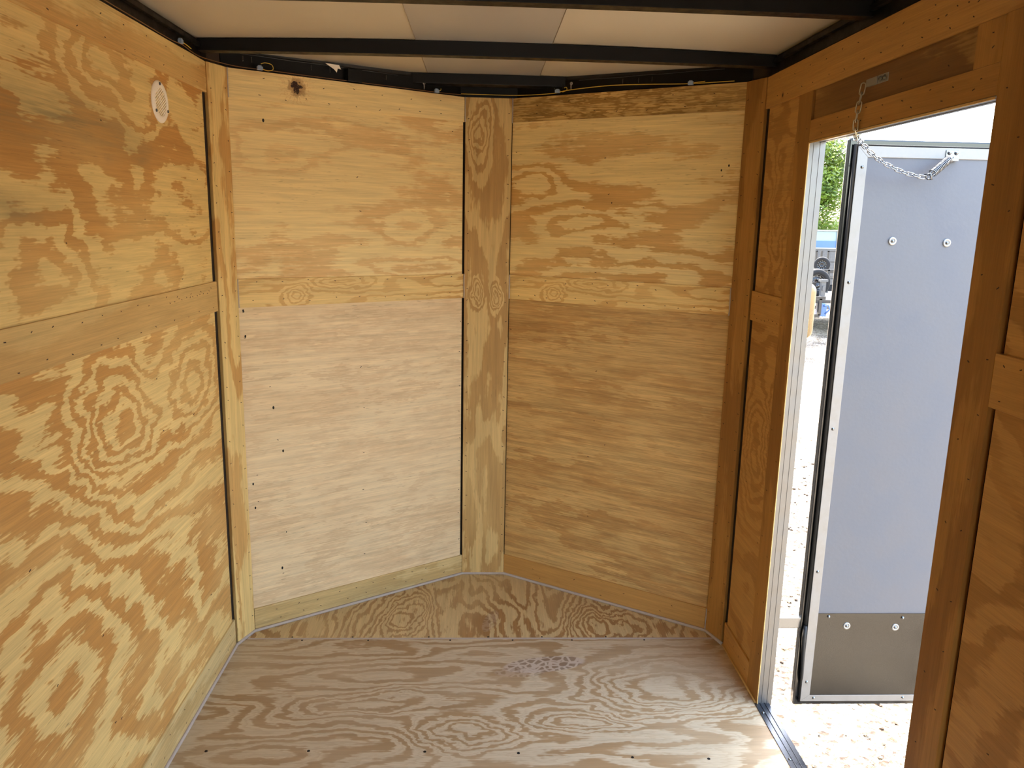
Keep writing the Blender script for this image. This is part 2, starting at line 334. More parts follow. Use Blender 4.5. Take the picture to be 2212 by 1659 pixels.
def tube(bm, pts, r, seg=8, closed=False, mat=0, caps=True):
    pts = [Vector(p) for p in pts]; n = len(pts); rings = []
    rr = r if isinstance(r, (list, tuple)) else [r] * n
    prev = None
    for i, p in enumerate(pts):
        if closed: t = (pts[(i + 1) % n] - pts[i - 1]).normalized()
        else: t = (pts[min(i + 1, n - 1)] - pts[max(i - 1, 0)]).normalized()
        if prev is None: a = t.orthogonal().normalized()
        else: a = (prev - t * prev.dot(t)).normalized()
        prev = a; b = t.cross(a)
        rings.append([bm.verts.new(p + (a * math.cos(2 * PI * k / seg) + b * math.sin(2 * PI * k / seg)) * rr[i]) for k in range(seg)])
    for i in range(n if closed else n - 1):
        A, B = rings[i], rings[(i + 1) % n]
        off = 0
        if closed and i == n - 1:
            off = min(range(seg), key=lambda s: (A[0].co - B[s].co).length)
        for k in range(seg):
            f = bm.faces.new((A[k], A[(k + 1) % seg], B[(k + 1 + off) % seg], B[(k + off) % seg])); f.material_index = mat; f.smooth = True
    if caps and not closed:
        for R_ in (rings[0][::-1], rings[-1]):
            f = bm.faces.new(R_); f.material_index = mat
    bmesh.ops.recalc_face_normals(bm, faces=bm.faces[:])
def lathe(bm, prof, seg=24, mtx=None, mat=0):
    """prof: list of (r, z) revolved about Z, then transformed"""
    mtx = mtx or Matrix.Identity(4); rings = []
    for r, z in prof:
        if r < 1e-6: rings.append([bm.verts.new(mtx @ Vector((0, 0, z)))])
        else: rings.append([bm.verts.new(mtx @ Vector((r * math.cos(2 * PI * k / seg), r * math.sin(2 * PI * k / seg), z))) for k in range(seg)])
    for A, B in zip(rings, rings[1:]):
        if len(A) == 1 and len(B) == 1: continue
        for k in range(seg):
            k2 = (k + 1) % seg
            if len(A) == 1: f = bm.faces.new((A[0], B[k], B[k2]))
            elif len(B) == 1: f = bm.faces.new((A[k], B[0], A[k2]))
            else: f = bm.faces.new((A[k], B[k], B[k2], A[k2]))
            f.material_index = mat; f.smooth = True
    bmesh.ops.recalc_face_normals(bm, faces=bm.faces[:])
def orient(loc, zdir):
    return Matrix.Translation(Vector(loc)) @ Vector(zdir).to_track_quat('Z', 'Y').to_matrix().to_4x4()

# ------------------------------------------------------------------ trailer shell dimensions
W = 0.885; Y0 = -3.2; YA = 2.613; X2, Y2 = 0.8505, 2.7028; X3, Y3 = 0.0905, 3.1928
H = 1.981; ZM0, ZM1 = 1.206, 1.303; ZT = 1.889; ZB = 0.092; T = 0.006   # rails stand 6 mm proud of the panels
YD1, YD0 = 2.241, 1.427; HD = 1.749
VL_ = math.hypot(X2 - X3, Y3 - Y2)
EV = Vector((0, 0, 1))
EL = Vector((0, 1, 0)); NL = Vector((1, 0, 0)); OL = Vector((-W, 0, 0))           # left wall: u = y
NR = Vector((-1, 0, 0)); OR_ = Vector((W, 0, 0))                                  # right wall: u = y
EVL = Vector(((X2 - X3) / VL_, (Y3 - Y2) / VL_, 0)); OVL = Vector((-X2, Y2, 0)); NVL = Vector((EVL.y, -EVL.x, 0))
EVR = Vector(((X2 - X3) / VL_, -(Y3 - Y2) / VL_, 0)); OVR = Vector((X3, Y3, 0)); NVR = Vector((EVR.y, -EVR.x, 0))
if NVR.y > 0: NVR = -NVR
rnd = random.Random(3)
PL = {'L': (OL, EL, NL), 'R': (OR_, EL, NR), 'VL': (OVL, EVL, NVL), 'VR': (OVR, EVR, NVR)}

def marks(bm, pl, pts, sz=0.0045, depth=0.0):
    """tiny dark staple / nail marks pressed into the face (second material)"""
    O, U, N = PL[pl] if isinstance(pl, str) else pl
    for (u, v) in pts:
        a = rnd.uniform(-0.6, 0.6); c, s = math.cos(a), math.sin(a)
        l, t = sz * rnd.uniform(0.8, 1.3), sz * 0.36
        uu = U * c + EV * s; vv = EV * c - U * s
        P = O + U * u + EV * v - N * depth - uu * l / 2 - vv * t / 2
        slab(bm, P + N * 0.0003, uu, vv, N, l, t, 0.0006, mat=1)
def row(u0, u1, v, n, dv=0.006):
    return [(u0 + (u1 - u0) * (i + 0.5) / n + rnd.uniform(-0.02, 0.02) * min(1, (u1 - u0)), v + rnd.uniform(-dv, dv)) for i in range(n)]
def col_(v0, v1, u, n, du=0.003):
    return [(u + rnd.uniform(-du, du), v0 + (v1 - v0) * (i + 0.5) / n + rnd.uniform(-0.02, 0.02)) for i in range(n)]

def board(name, pl, u0, u1, v0, v1, mat, depth=0.0, t=0.010, parent=None, pts=(), swap=False, label=None, cat=None, kind='structure', sz=0.0058, bev=0.0008, big=()):
    O, U, N = PL[pl]
    bm = bmesh.new()
    slab(bm, O + U * u0 + EV * v0 - N * depth, U, EV, N, u1 - u0, v1 - v0, t, (u0, v0), swap)
    if bev:
        es = [e for e in bm.edges]
        bmesh.ops.bevel(bm, geom=es, offset=bev, segments=1, affect='EDGES')
    marks(bm, pl, pts, sz, depth)
    for (u, v, a) in big:   # small oval pin knots and nail holes
        mt = orient(O + U * u + EV * v - N * depth, N) @ Matrix.Diagonal((a * .62, a, 1, 1)) if abs(N.z) < .5 else Matrix.Identity(4)
        lathe(bm, [(0, .0005), (.8, .0005), (1, 0)], 10, mt, mat=2)
    o = obj(name, bm, [mat, M['staple'], M['dark']], parent)
    if parent is None: setp(o, label, cat, kind)
    elif label: o['label'] = label
    return o

# ---- floor
bm = bmesh.new()
prism(bm, [(-W - .03, Y0), (W, Y0), (W, 2.6455), (-W - .03, 2.6455)], -0.02, 0.0)
o = obj('floor', bm, [M['floor'], M['staple']])
setp(o, 'large pale plywood floor sheet with wavy grain and a dusty shoe print', 'floor', 'structure')
def floor_marks(name, pts, r=0.0042):
    bm = bmesh.new()
    for x, y in pts:
        lathe(bm, [(0, 0.0004), (r * 0.45, 0.0004), (r * .5, 0.001), (r, 0.0009), (r * 1.1, 0)], 10, Matrix.Translation((x, y, 0)))
    return bm
bm = floor_marks('s', [(-.798, 2.027), (-.505, 2.025), (-.169, 2.018), (.103, 2.009), (.433, 1.987), (.654, 1.978)])
o2 = obj('floor_screw_row', bm, M['steel'], o)
bm = bmesh.new()
prism(bm, [(-W - .02, 2.6515), (W + .02, 2.6515), (W, 2.70), (X3, Y3 + .02), (-X3, Y3 + .02), (-W, 2.70)], -0.02, 0.0, swap=True)
fn = obj('floor_nose_sheet', bm, [M['floor_nose']], o)
fn['label'] = 'triangular orange-brown plywood sheet filling the nose'
bm = bmesh.new(); box(bm, -.86, .86, 2.644, 2.653, -0.012, 0.0012); obj('floor_seam', bm, M['caulk'], o)['label'] = 'grey filled seam'
bm = floor_marks('s', [(x, 2.637 if i % 2 else 2.660) for i, x in enumerate([-.70, -.66, -.48, -.42, -.2, -.12, 0.02, .11, .22, .33, .46, .60])], 0.0032)
obj('seam_screw_row', bm, M['steel'], o)
# under-body so no light leaks
bm = bmesh.new(); prism(bm, [(-.93, Y0), (.925, Y0), (.925, 2.62), (.12, 3.25), (-.12, 3.25), (-.93, 2.62)], -0.12, -0.021)
setp(obj('trim_1', bm, M['outer']), 'black steel floor frame under the trailer floor', 'floor frame', 'structure')

# ---- left wall
bm = bmesh.new()
box(bm, -.935, -.903, Y0, YA, -0.02, 2.035)
wl_ = obj('wall_left', bm, M['skin']); setp(wl_, 'left side wall lined with blotchy orange and yellow plywood', 'wall', 'structure')
board('plywood_panel', 'L', Y0, 2.586, 1.25, 1.95, M['left_upper'], T, 0.009, wl_, [(2.32, 1.65), (1.9, 1.72), (2.1, 1.5), (2.45, 1.45), (1.7, 1.45), (2.33, 1.33), (2.50, 1.62)], label='upper sheet with large orange blotches and grey-green stain', bev=0)
board('plywood_panel', 'L', Y0, 2.586, 0.0, 1.25, M['left_lower'], T, 0.009, wl_,
      [(2.10, 1.08), (2.35, .92), (2.12, .93), (2.10, .72), (1.45, .83), (2.30, .62), (1.7, .55), (1.75, .30), (2.2, .45), (1.72, .31), (2.4, .3), (1.5, .55)],
      label='lower sheet with two ringed swirls of grain', sz=0.007, bev=0)
board('trim_2', 'L', Y0, 2.612, ZT, H, M['rail'], 0, 0.0145, None, row(1.5, 2.6, 1.955, 9) + row(1.5, 2.6, 1.905, 9), label='plywood top rail along the left wall under the black roof rail', cat='trim board')
board('trim_3', 'L', Y0, 2.606, ZM0, ZM1, M['mid_smooth'], 0, 0.0145, None, row(1.3, 2.6, 1.285, 14) + row(1.3, 2.6, 1.222, 12) + row(2.2, 2.55, 1.275, 12, 0.004), label='smooth plywood mid rail across the left wall', cat='trim board')
board('trim_4', 'L', Y0, 2.60, 0.0, 0.104, M['base'], 0, 0.0145, None, row(1.6, 2.6, 0.075, 9) + row(1.6, 2.6, 0.03, 7), label='plywood base rail along the foot of the left wall', cat='trim board')

# ---- right wall (black core with a door opening)
bm = bmesh.new()
for (a, b_, c, d) in ((Y0, YD0, -.02, 2.035), (YD1, YA + .03, -.02, 2.035), (YD0, YD1, HD, 2.035)):
    box(bm, .903, .930, a, b_, c, d)
wr = obj('wall_right', bm, M['outer']); setp(wr, 'dim right side wall lined with plywood, pierced by the open doorway', 'wall', 'structure')
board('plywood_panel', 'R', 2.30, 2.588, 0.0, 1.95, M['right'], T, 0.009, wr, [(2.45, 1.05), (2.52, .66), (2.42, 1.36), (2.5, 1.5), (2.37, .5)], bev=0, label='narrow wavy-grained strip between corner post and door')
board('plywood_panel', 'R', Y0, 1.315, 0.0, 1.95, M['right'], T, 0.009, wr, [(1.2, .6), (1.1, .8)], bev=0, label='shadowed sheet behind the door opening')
board('plywood_panel', 'R', 1.50, 2.236, 1.79, 1.90, M['header'], T, 0.009, wr, [(1.78, 1.835), (1.6, 1.83)], bev=0, label='stained strip recessed over the doorway')
board('trim_5', 'R', Y0, 2.612, 1.884, H, M['rail_shaded'], 0, 0.0145, None, row(1.3, 2.55, 1.955, 12) + row(1.3, 2.55, 1.905, 14) + row(1.5, 1.7, 1.93, 6), label='long plywood top rail above the doorway on the right wall', cat='trim board')
board('trim_6', 'R', 2.24, 2.335, 0.0, 1.884, M['post_shaded'], 0, 0.0145, None, col_(.1, 1.85, 2.262, 11) + col_(.1, 1.85, 2.318, 10), True, label='upright plywood board on the nose side of the doorway', cat='trim board')
board('trim_7', 'R', 1.328, YD0, 0.0, 1.884, M['post_shaded'], 0, 0.0145, None, col_(.4, 1.85, 1.35, 12) + col_(.4, 1.85, 1.40, 9), True, label='upright plywood board on the near side of the doorway', cat='trim board')
board('trim_8', 'R', YD0, 2.24, HD, 1.805, M['rail_shaded'], 0, 0.0145, None, row(1.45, 2.2, 1.79, 9) + row(1.45, 2.2, 1.765, 7), label='plywood header board directly over the doorway', cat='trim board')
board('trim_9', 'R', 1.4275, 1.508, 1.8052, 1.8838, M['post_shaded'], 0, 0.0145, None, [(1.46, 1.86), (1.455, 1.835)], True, label='short upright plywood block at the near end of the header recess', cat='trim board')
board('trim_10', 'R', 2.335, 2.60, ZM0, ZM1, M['rail_shaded'], 0, 0.0145, None, row(2.34, 2.56, 1.285, 4) + row(2.34, 2.58, 1.222, 7), label='short brown mid rail block beside the right corner post', cat='trim board')
board('trim_11', 'R', Y0, 1.328, ZM0, ZM1, M['rail_shaded'], 0, 0.0145, None, row(1.2, 1.32, 1.285, 3) + [(1.3, 1.222)], label='dim mid rail at the right edge past the near door board', cat='trim board')
board('trim_12', 'R', 2.335, 2.60, 0.0, ZB, M['rail_shaded'], 0, 0.0145, None, row(2.34, 2.58, .05, 4), label='short base rail between the doorway and right corner post', cat='trim board')
board('trim_13', 'R', Y0, 1.328, 0.0, ZB, M['rail_shaded'], 0, 0.0145, None, (), label='base rail on the right wall behind the doorway', cat='trim board')

bm = bmesh.new()
box(bm, -.93, -.72, Y0, Y0 + .05, -.02, 2.035); box(bm, .72, .93, Y0, Y0 + .05, -.02, 2.035); box(bm, -.72, .72, Y0, Y0 + .05, 1.75, 2.035)  # unseen frame, added to narrow the opening and cut daylight from the rear
setp(obj('wall_rear', bm, M['outer']), 'unseen black frame behind the camera, added to cut daylight from the rear opening', 'wall', 'structure')

# ---- V nose walls
def nosewall(name, pl, sgn, label):
    bm = bmesh.new(); O, U, N = PL[pl]
    slab(bm, O - U * 0.02 - EV * 0.02 - N * 0.018, U, EV, N, VL_ + 0.04, 2.055, 0.03)
    o = obj(name, bm, M['skin']); return setp(o, label, 'wall', 'structure')
wvl = nosewall('wall_front_left', 'VL', -1, 'bright angled nose wall left of the centre post')
wvr = nosewall('wall_front_right', 'VR', 1, 'darker angled nose wall right of the centre post')
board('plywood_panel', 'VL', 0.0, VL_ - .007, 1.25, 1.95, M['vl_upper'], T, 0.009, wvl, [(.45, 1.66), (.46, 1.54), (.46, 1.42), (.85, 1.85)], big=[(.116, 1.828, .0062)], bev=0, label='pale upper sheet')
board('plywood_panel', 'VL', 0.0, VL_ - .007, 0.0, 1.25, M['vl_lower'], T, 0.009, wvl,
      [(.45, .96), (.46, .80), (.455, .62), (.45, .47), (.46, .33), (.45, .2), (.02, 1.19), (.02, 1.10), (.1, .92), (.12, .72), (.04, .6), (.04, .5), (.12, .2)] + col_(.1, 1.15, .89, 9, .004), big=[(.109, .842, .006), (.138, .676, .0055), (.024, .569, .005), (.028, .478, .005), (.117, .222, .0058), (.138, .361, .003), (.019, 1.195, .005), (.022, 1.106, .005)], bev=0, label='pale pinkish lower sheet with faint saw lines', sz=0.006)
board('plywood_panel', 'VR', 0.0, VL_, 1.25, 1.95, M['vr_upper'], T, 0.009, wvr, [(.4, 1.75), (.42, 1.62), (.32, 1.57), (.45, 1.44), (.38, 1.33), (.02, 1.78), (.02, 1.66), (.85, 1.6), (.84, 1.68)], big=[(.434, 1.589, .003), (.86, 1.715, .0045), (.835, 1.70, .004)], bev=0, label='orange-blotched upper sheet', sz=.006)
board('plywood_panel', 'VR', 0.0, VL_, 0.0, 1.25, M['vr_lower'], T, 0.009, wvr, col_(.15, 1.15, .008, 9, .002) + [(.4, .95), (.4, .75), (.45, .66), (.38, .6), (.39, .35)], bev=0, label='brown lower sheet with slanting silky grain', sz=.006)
board('trim_14', 'VL', 0.004, VL_, ZT, H, M['rail_knot'], 0, 0.0145, None, row(.05, .85, 1.955, 7) + row(.05, .85, 1.905, 9), label='top rail with a dark open knot on the left nose wall', cat='trim board')
board('trim_15', 'VR', 0.0, VL_, 1.892, H, M['rail_grey'], 0, 0.0145, None, row(.05, .85, 1.955, 6) + row(.05, .85, 1.915, 7), label='weathered grey-brown top rail on the right nose wall', cat='trim board')
board('trim_16', 'VL', 0.004, VL_, ZM0, ZM1, M['mid'], 0, 0.0145, None, row(.02, .88, 1.29, 9) + row(.02, .88, 1.225, 9), label='bold-grained mid rail across the left nose wall', cat='trim board')
board('trim_17', 'VR', 0.0, VL_, ZM0, ZM1, M['mid'], 0, 0.0145, None, row(.02, .88, 1.285, 9) + row(.02, .88, 1.222, 13), label='bold-grained mid rail across the right nose wall', cat='trim board')
board('trim_18', 'VL', 0.004, VL_, 0, ZB - .004, M['base'], 0, 0.0145, None, row(.05, .85, .065, 10) + row(.05, .85, .03, 9), label='pale base rail at the foot of the left nose wall', cat='trim board')
board('trim_19', 'VR', 0.0, VL_, 0, ZB, M['rail_shaded'], 0, 0.0145, None, row(.05, .85, .065, 4) + row(.05, .85, .03, 3), label='brown base rail at the foot of the right nose wall', cat='trim board')

# ---- posts (upright planks covering the three corners)
def post(name, A, B, mat, label, parent=None, proud=0.004, h=H, ext=0.0, uv0=0.0):
    A = Vector(A); B = Vector(B); U = (B - A); w = U.length; U.normalize(); N = Vector((U.y, -U.x, 0))
    bm = bmesh.new()
    slab(bm, A + N * proud - U * ext, U, EV, N, w + 2 * ext, h, 0.014, (uv0, 0), True)
    bmesh.ops.bevel(bm, geom=bm.edges[:], offset=0.0012, segments=1, affect='EDGES')
    P = (A + N * proud, U, N)
    marks(bm, P, col_(.05, 1.95, 0.014, 26, .003) + col_(.05, 1.95, w - 0.012, 24, .003), 0.0058)
    o = obj(name, bm, [mat, M['staple']]); return setp(o, label, 'corner post', 'structure')
post('trim_20', (-W, YA, 0), (-X2, Y2, 0), M['post'], 'narrow upright plank in the left corner', uv0=0.3)
post('trim_21', (-X3, Y3, 0), (X3, Y3, 0), M['centre_post'], 'wide upright centre plank at the point of the nose', uv0=-X3)
post('trim_22', (X2, Y2, 0), (W, YA, 0), M['post_shaded'], 'narrow upright plank in the right corner', uv0=0.7)
# black backing in the corners so that no light leaks through
bm = bmesh.new()
for s in (-1, 1):
    prism(bm, [(s * .955, 2.58), (s * .905, 2.58), (s * (X2 + .02), Y2 + .005), (s * (X2 + .04), Y2 + .06)], -.02, 2.035)
prism(bm, [(-.13, Y3 + .017), (.13, Y3 + .017), (.11, Y3 + .06), (-.11, Y3 + .06)], -.02, 2.035)
setp(obj('trim_23', bm, M['skin']), 'dark frame uprights hidden behind the three corner planks', 'frame', 'structure')
# edge caulk
def strip(bm, pts, r=0.006):
    tube(bm, pts, r, 8)
bm = bmesh.new()
tube(bm, [(-W + .001, Y0, .004), (-W + .001, YA - .01, .004), (-X2 + .003, Y2 - .004, .004), (-X3, Y3 - .002, .004), (X3, Y3 - .002, .004), (X2 - .003, Y2 - .004, .004), (W - .004, YA - .01, .004)], 0.0062, 8)
setp(obj('baseboard_front', bm, M['caulk'], smooth=False), 'grey caulk bead running round the foot of the plywood walls', 'caulk bead', 'structure')
bm = bmesh.new()
tube(bm, [(W - .001, YA - .01, .002), (W - .001, YD1 + .002, .002)], 0.004, 6)
setp(obj('baseboard_right', bm, M['mid_smooth']), 'thin seam along the foot of the right wall', 'caulk bead', 'structure')
k = 0
for (pl, u, v0, v1, lb) in (('VL', VL_ - .003, ZT, H, 'short whitish caulk line left of the centre post, at the top rail'), ('VL', VL_ - .003, ZM0, ZM1, 'short caulk line where the left mid rail meets the centre post'),
                        ('VL', .003, ZT, H, 'short caulk line at the top rail beside the left corner plank'), ('VL', .003, ZM0, ZM1, 'short grey caulk line where the mid rail meets the left corner plank'),
                        ('VR', .004, ZT, H, 'smeared grey caulk line right of the centre post, at the top rail'), ('VR', .004, ZM0, ZM1, 'short caulk line where the right mid rail meets the centre post'),
                        ('VR', VL_ - .003, ZM0, ZM1, 'short grey caulk line where the mid rail meets the right corner plank'), ('VR', VL_ - .003, 0, ZB, 'short caulk line at the base rail beside the right corner plank')):
    O, U, N = PL[pl]; bm = bmesh.new()
    tube(bm, [O + U * u + N * .003 + EV * (v0 + (v1 - v0) * i / 6) + U * rnd.uniform(-.0006, .0006) for i in range(7)], 0.0026, 6)
    setp(obj('trim_%d' % (24 + k), bm, M['caulk']), lb, 'caulk bead', 'structure'); k += 1

# ---- doorway jamb, header soffit and sill (bare aluminium channel)
bm = bmesh.new()
JX0, JX1 = W + .0015, .934
box(bm, JX0, JX1, YD1 - .0015, YD1 + .004, -.004, HD + .003)
box(bm, JX0, JX1, YD0 - .004, YD0 + .0015, -.004, HD + .003)
box(bm, JX0, JX1, YD0, YD1, HD - .0015, HD + .003)
for s in (.900, .918):   # shallow ribs of the extrusion
    box(bm, s, s + .0025, YD1 - .0028, YD1, 0, HD)
    box(bm, s, s + .0025, YD0, YD1, HD - .0028, HD)
df = obj('door_1_frame', bm, M['alu'], bevel=0.0004)
setp(df, 'bare aluminium channel lining the doorway sides and head', 'door frame', 'structure')
bm = bmesh.new()
slab(bm, (W - .006, YD0, .0025), (1, 0, 0), (0, 1, 0), (0, 0, 1), .048, YD1 - YD0, .010)
slab(bm, (W + .010, YD0, .0045), (1, 0, 0), (0, 1, 0), (0, 0, 1), .004, YD1 - YD0, .004)
slab(bm, (W + .026, YD0, .0045), (1, 0, 0), (0, 1, 0), (0, 0, 1), .003, YD1 - YD0, .004)
slab(bm, (W + .038, YD0, .0), (1, 0, 0), (0, 1, 0), (0, 0, 1), .004, YD1 - YD0, .05)
sill = obj('sill_plate', bm, M['sill'], df, bevel=0.0006); sill['label'] = 'bluish aluminium sill strip under the doorway'
for y in (2.19, 1.97, 1.75, 1.53):
    bm = bmesh.new(); lathe(bm, [(0, .003), (.003, .003), (.0045, .0012), (.0048, 0)], 12, Matrix.Translation((W + .004, y, .0028)))
    obj('screw', bm, M['zinc'], df)
# raw plywood edge wrapping into the door opening
bm = bmesh.new()
box(bm, W - .0005, W + .0016, YD1 - .0062, YD1 - .0015, .003, HD - .002)
box(bm, W - .0005, W + .0016, YD0 + .003, YD1 - .006, HD - .0062, HD - .0015)
obj('raw_plywood_edge', bm, M['mid_smooth'], df)['label'] = 'raw pale edge of the plywood lining'

# ---- open door leaf (structure door_1)
DX0, DX1 = 1.022, 1.822; DY = 2.262      # DY: inner face plane
door = empty('door_1', (DX0, 2.29, 0)); setp(door, 'grey side door swung fully open outside, hinged at the nose side', 'door', 'structure')
lean = 0.008
bm = bmesh.new(); box(bm, DX0, DX1 + .02, 2.278, 2.304, -.028, 1.762)
obj('outer_shell', bm, M['gloss_black'], door, bevel=0.004)['label'] = 'glossy black outer pan and edge flange'
bm = bmesh.new()
ix0, ix1, iz0, iz1 = DX0 + .016, DX1 - .003, -.006, 1.742
box(bm, ix0 + .004, ix1 - .004, 2.2712, 2.279, iz0 + .004, iz1 - .004)
obj('door_core', bm, M['rubber'], door)
# gasket
bm = bmesh.new(); g = .0065
tube(bm, [(ix0 - .003, 2.271, .255), (ix0 - .003, 2.271, iz1 + .003), (ix1, 2.271, iz1 + .003), (ix1, 2.271, iz0 - .002), (ix0 - .003, 2.271, iz0 - .002)], g, 8)
obj('rubber_gasket', bm, M['rubber'], door)
bm = bmesh.new()
tube(bm, [(ix0 - .006, 2.266, .262), (ix0 - .0085, 2.262, .22), (ix0 - .003, 2.262, .10), (ix0 + .001, 2.268, .055)], [.006, .0065, .005, .004], 8)
obj('rubber_gasket', bm, M['rubber'], door)['label'] = 'loose bulging length of black gasket near the foot'
# mitred aluminium frame
fw = .030
def mitre(bm, p):   # p: 4 pts (x,z) of a mitred bar
    a = [bm.verts.new((x, DY, z)) for x, z in p]; b = [bm.verts.new((x, DY + .016, z)) for x, z in p]
    bm.faces.new(a); bm.faces.new(b[::-1])
    for i in range(4): bm.faces.new((a[i], b[i], b[(i + 1) % 4], a[(i + 1) % 4]))
    bmesh.ops.recalc_face_normals(bm, faces=bm.faces[:])
for p in (((ix0, iz0), (ix0 + fw, iz0 + fw * .75), (ix0 + fw, iz1 - fw), (ix0, iz1)), ((ix1, iz0), (ix1 - fw, iz0 + fw * .75), (ix1 - fw, iz1 - fw), (ix1, iz1)),
          ((ix0, iz1), (ix0 + fw, iz1 - fw), (ix1 - fw, iz1 - fw), (ix1, iz1)), ((ix0, iz0), (ix0 + fw, iz0 + fw * .75), (ix1 - fw, iz0 + fw * .75), (ix1, iz0))):
    bm = bmesh.new(); mitre(bm, p); obj('frame_bar', bm, M['alu_trim'], door, bevel=0.0015)
bm = bmesh.new(); box(bm, ix0 + fw - .004, ix1 - fw + .004, DY + .003, DY + .008, iz0 + fw * .7, iz1 - fw + .004)
obj('liner_panel', bm, M['door_grey'], door)['label'] = 'flat blue-grey inner panel'
bm = bmesh.new(); box(bm, ix0 + fw - .001, ix1 - fw + .001, DY + .0015, DY + .0045, iz0 + fw * .72, .306)
obj('kick_plate', bm, M['kick'], door)['label'] = 'brushed metal plate across the foot of the door'
def washer(x, z, r=.0115):
    bm = bmesh.new(); mt = orient((x, DY + .003, z), (0, -1, 0))
    lathe(bm, [(0, .004), (r * .30, .0045), (r * .42, .004), (r * .42, .0022), (r * .55, .0022), (r * .60, .0036), (r, .0030), (r * 1.03, 0)], 28, mt)
    w_ = obj('washer_bolt', bm, M['washer'], door, smooth=True); w_['label'] = 'large round washer with a screw'
    bm = bmesh.new(); lathe(bm, [(0, .0062), (r * .22, .0062), (r * .36, .0045), (r * .38, .002)], 14, mt)
    obj('screw_head', bm, M['zinc'], w_, smooth=True)
for x, z in ((1.168, 1.480), (1.330, 1.478), (1.165, .263), (1.325, .258), (1.60, 1.478), (1.60, .26)): washer(x, z)
def dscrew(x, z, r=.0042):
    bm = bmesh.new(); lathe(bm, [(0, .0035), (r * .6, .0033), (r, .0012), (r * 1.25, 0)], 12, orient((x, DY, z), (0, -1, 0)))
    obj('frame_screw', bm, M['zinc'], door, smooth=True)
for x, z in ((1.055, 1.685), (1.052, 1.359), (1.051, .916), (1.051, .45), (1.053, .064), (1.082, .006), (1.103, .295), (1.345, .291), (1.38, .006), (1.6, .295)): dscrew(x, z)
# strap hinges
for (z, lb) in ((.262, 'box-shaped lower hinge strap'), (1.777, 'top hinge strap above the door corner'), (1.0, None)):
    if z == 1.0: continue
    bm = bmesh.new()
    if z < 1: box(bm, .932, DX0 + .003, 2.282, 2.302, z - .018, z + .018)
    else:
        box(bm, 1.026, 1.060, 2.276, 2.300, 1.757, 1.766); box(bm, 1.034, 1.048, 2.280, 2.296, 1.763, 1.800)
        box(bm, .932, 1.040, 2.282, 2.296, 1.790, 1.800)
    h_ = obj('hinge', bm, M['zinc'], door, bevel=0.002); h_['label'] = lb

# ---- hinge hold-open chain
chain = empty('door_chain', (.878, 1.93, 1.857)); setp(chain, 'zinc chain with a coil spring slung from over the doorway to the open door', 'chain')
bm = bmesh.new()
slab(bm, (W + T - .001, 1.837, 1.842), (0, 1, 0), (0, 0, 1), (-1, 0, 0), .092, .019, .003)
slab(bm, (W + T - .0035, 1.885, 1.843), (0, 1, 0), (0, 0, 1), (-1, 0, 0), .052, .017, .006)
obj('wall_bracket', bm, M['washer'], chain, bevel=.001)['label'] = 'flat riveted bracket'
for y in (1.847, 1.866):
    bm = bmesh.new(); lathe(bm, [(0, .004), (.0035, .0035), (.0055, .001), (.006, 0)], 14, orient((W + T - .004, y, 1.851), (-1, 0, 0))); obj('rivet', bm, M['zinc'], chain, smooth=True)
ctrl = [(W - .007, 1.928, 1.848), (W - .010, 1.935, 1.80), (W - .009, 1.945, 1.757), (W + .004, 1.962, 1.737), (.925, 2.03, 1.735), (.975, 2.10, 1.728), (1.046, 2.15, 1.696), (1.13, 2.18, 1.668), (1.205, 2.20, 1.656), (1.218, 2.205, 1.658)]
def catmull(c, n=24):
    c = [Vector(x) for x in c]; c = [2 * c[0] - c[1]] + c + [2 * c[-1] - c[-2]]; out = []
    for i in range(1, len(c) - 2):
        for k in range(n):
            t = k / n; a, b, d, e = c[i - 1], c[i], c[i + 1], c[i + 2]
            out.append(0.5 * ((2 * b) + (-a + d) * t + (2 * a - 5 * b + 4 * d - e) * t * t + (-a + 3 * b - 3 * d + e) * t ** 3))
    out.append(c[-2]); return out
path = catmull(ctrl)
def resample(path, step):
    out = [path[0]]; acc = 0
    for a, b in zip(path, path[1:]):
        L = (b - a).length
        while acc + L >= step:
            t = (step - acc) / L; a = a + (b - a) * t; out.append(a); L = (b - a).length; acc = 0
        acc += L
    return out
def link(A, B, k, r=.0015, name='chain_link', mat=None):
    d = (B - A); L = d.length; d.normalize(); s = d.cross(Vector((0.3, 1, 0.2))).normalized(); s2 = d.cross(s)
    if k % 2: s = s2
    s = (s * 0.95 + d.cross(s) * 0.35).normalized()
    hl = L / 2 + .0035; hw = .0056; c = (A + B) / 2; pts = []
    for i in range(16):
        a = 2 * PI * i / 16; x = math.cos(a); y = math.sin(a)
        pts.append(c + d * ((hl - hw) * (1 if x > 0 else -1) * (1 if abs(x) > .01 else 0) + hw * x) + s * hw * y)
    bm = bmesh.new(); tube(bm, pts, r, 6, closed=True); return obj(name, bm, mat or M['brass'], chain)
rs = resample(path, .0205)
for i, (a, b) in enumerate(zip(rs, rs[1:])):
    link(a, b, i, mat=M['brass'] if i < 8 else M['zinc'])
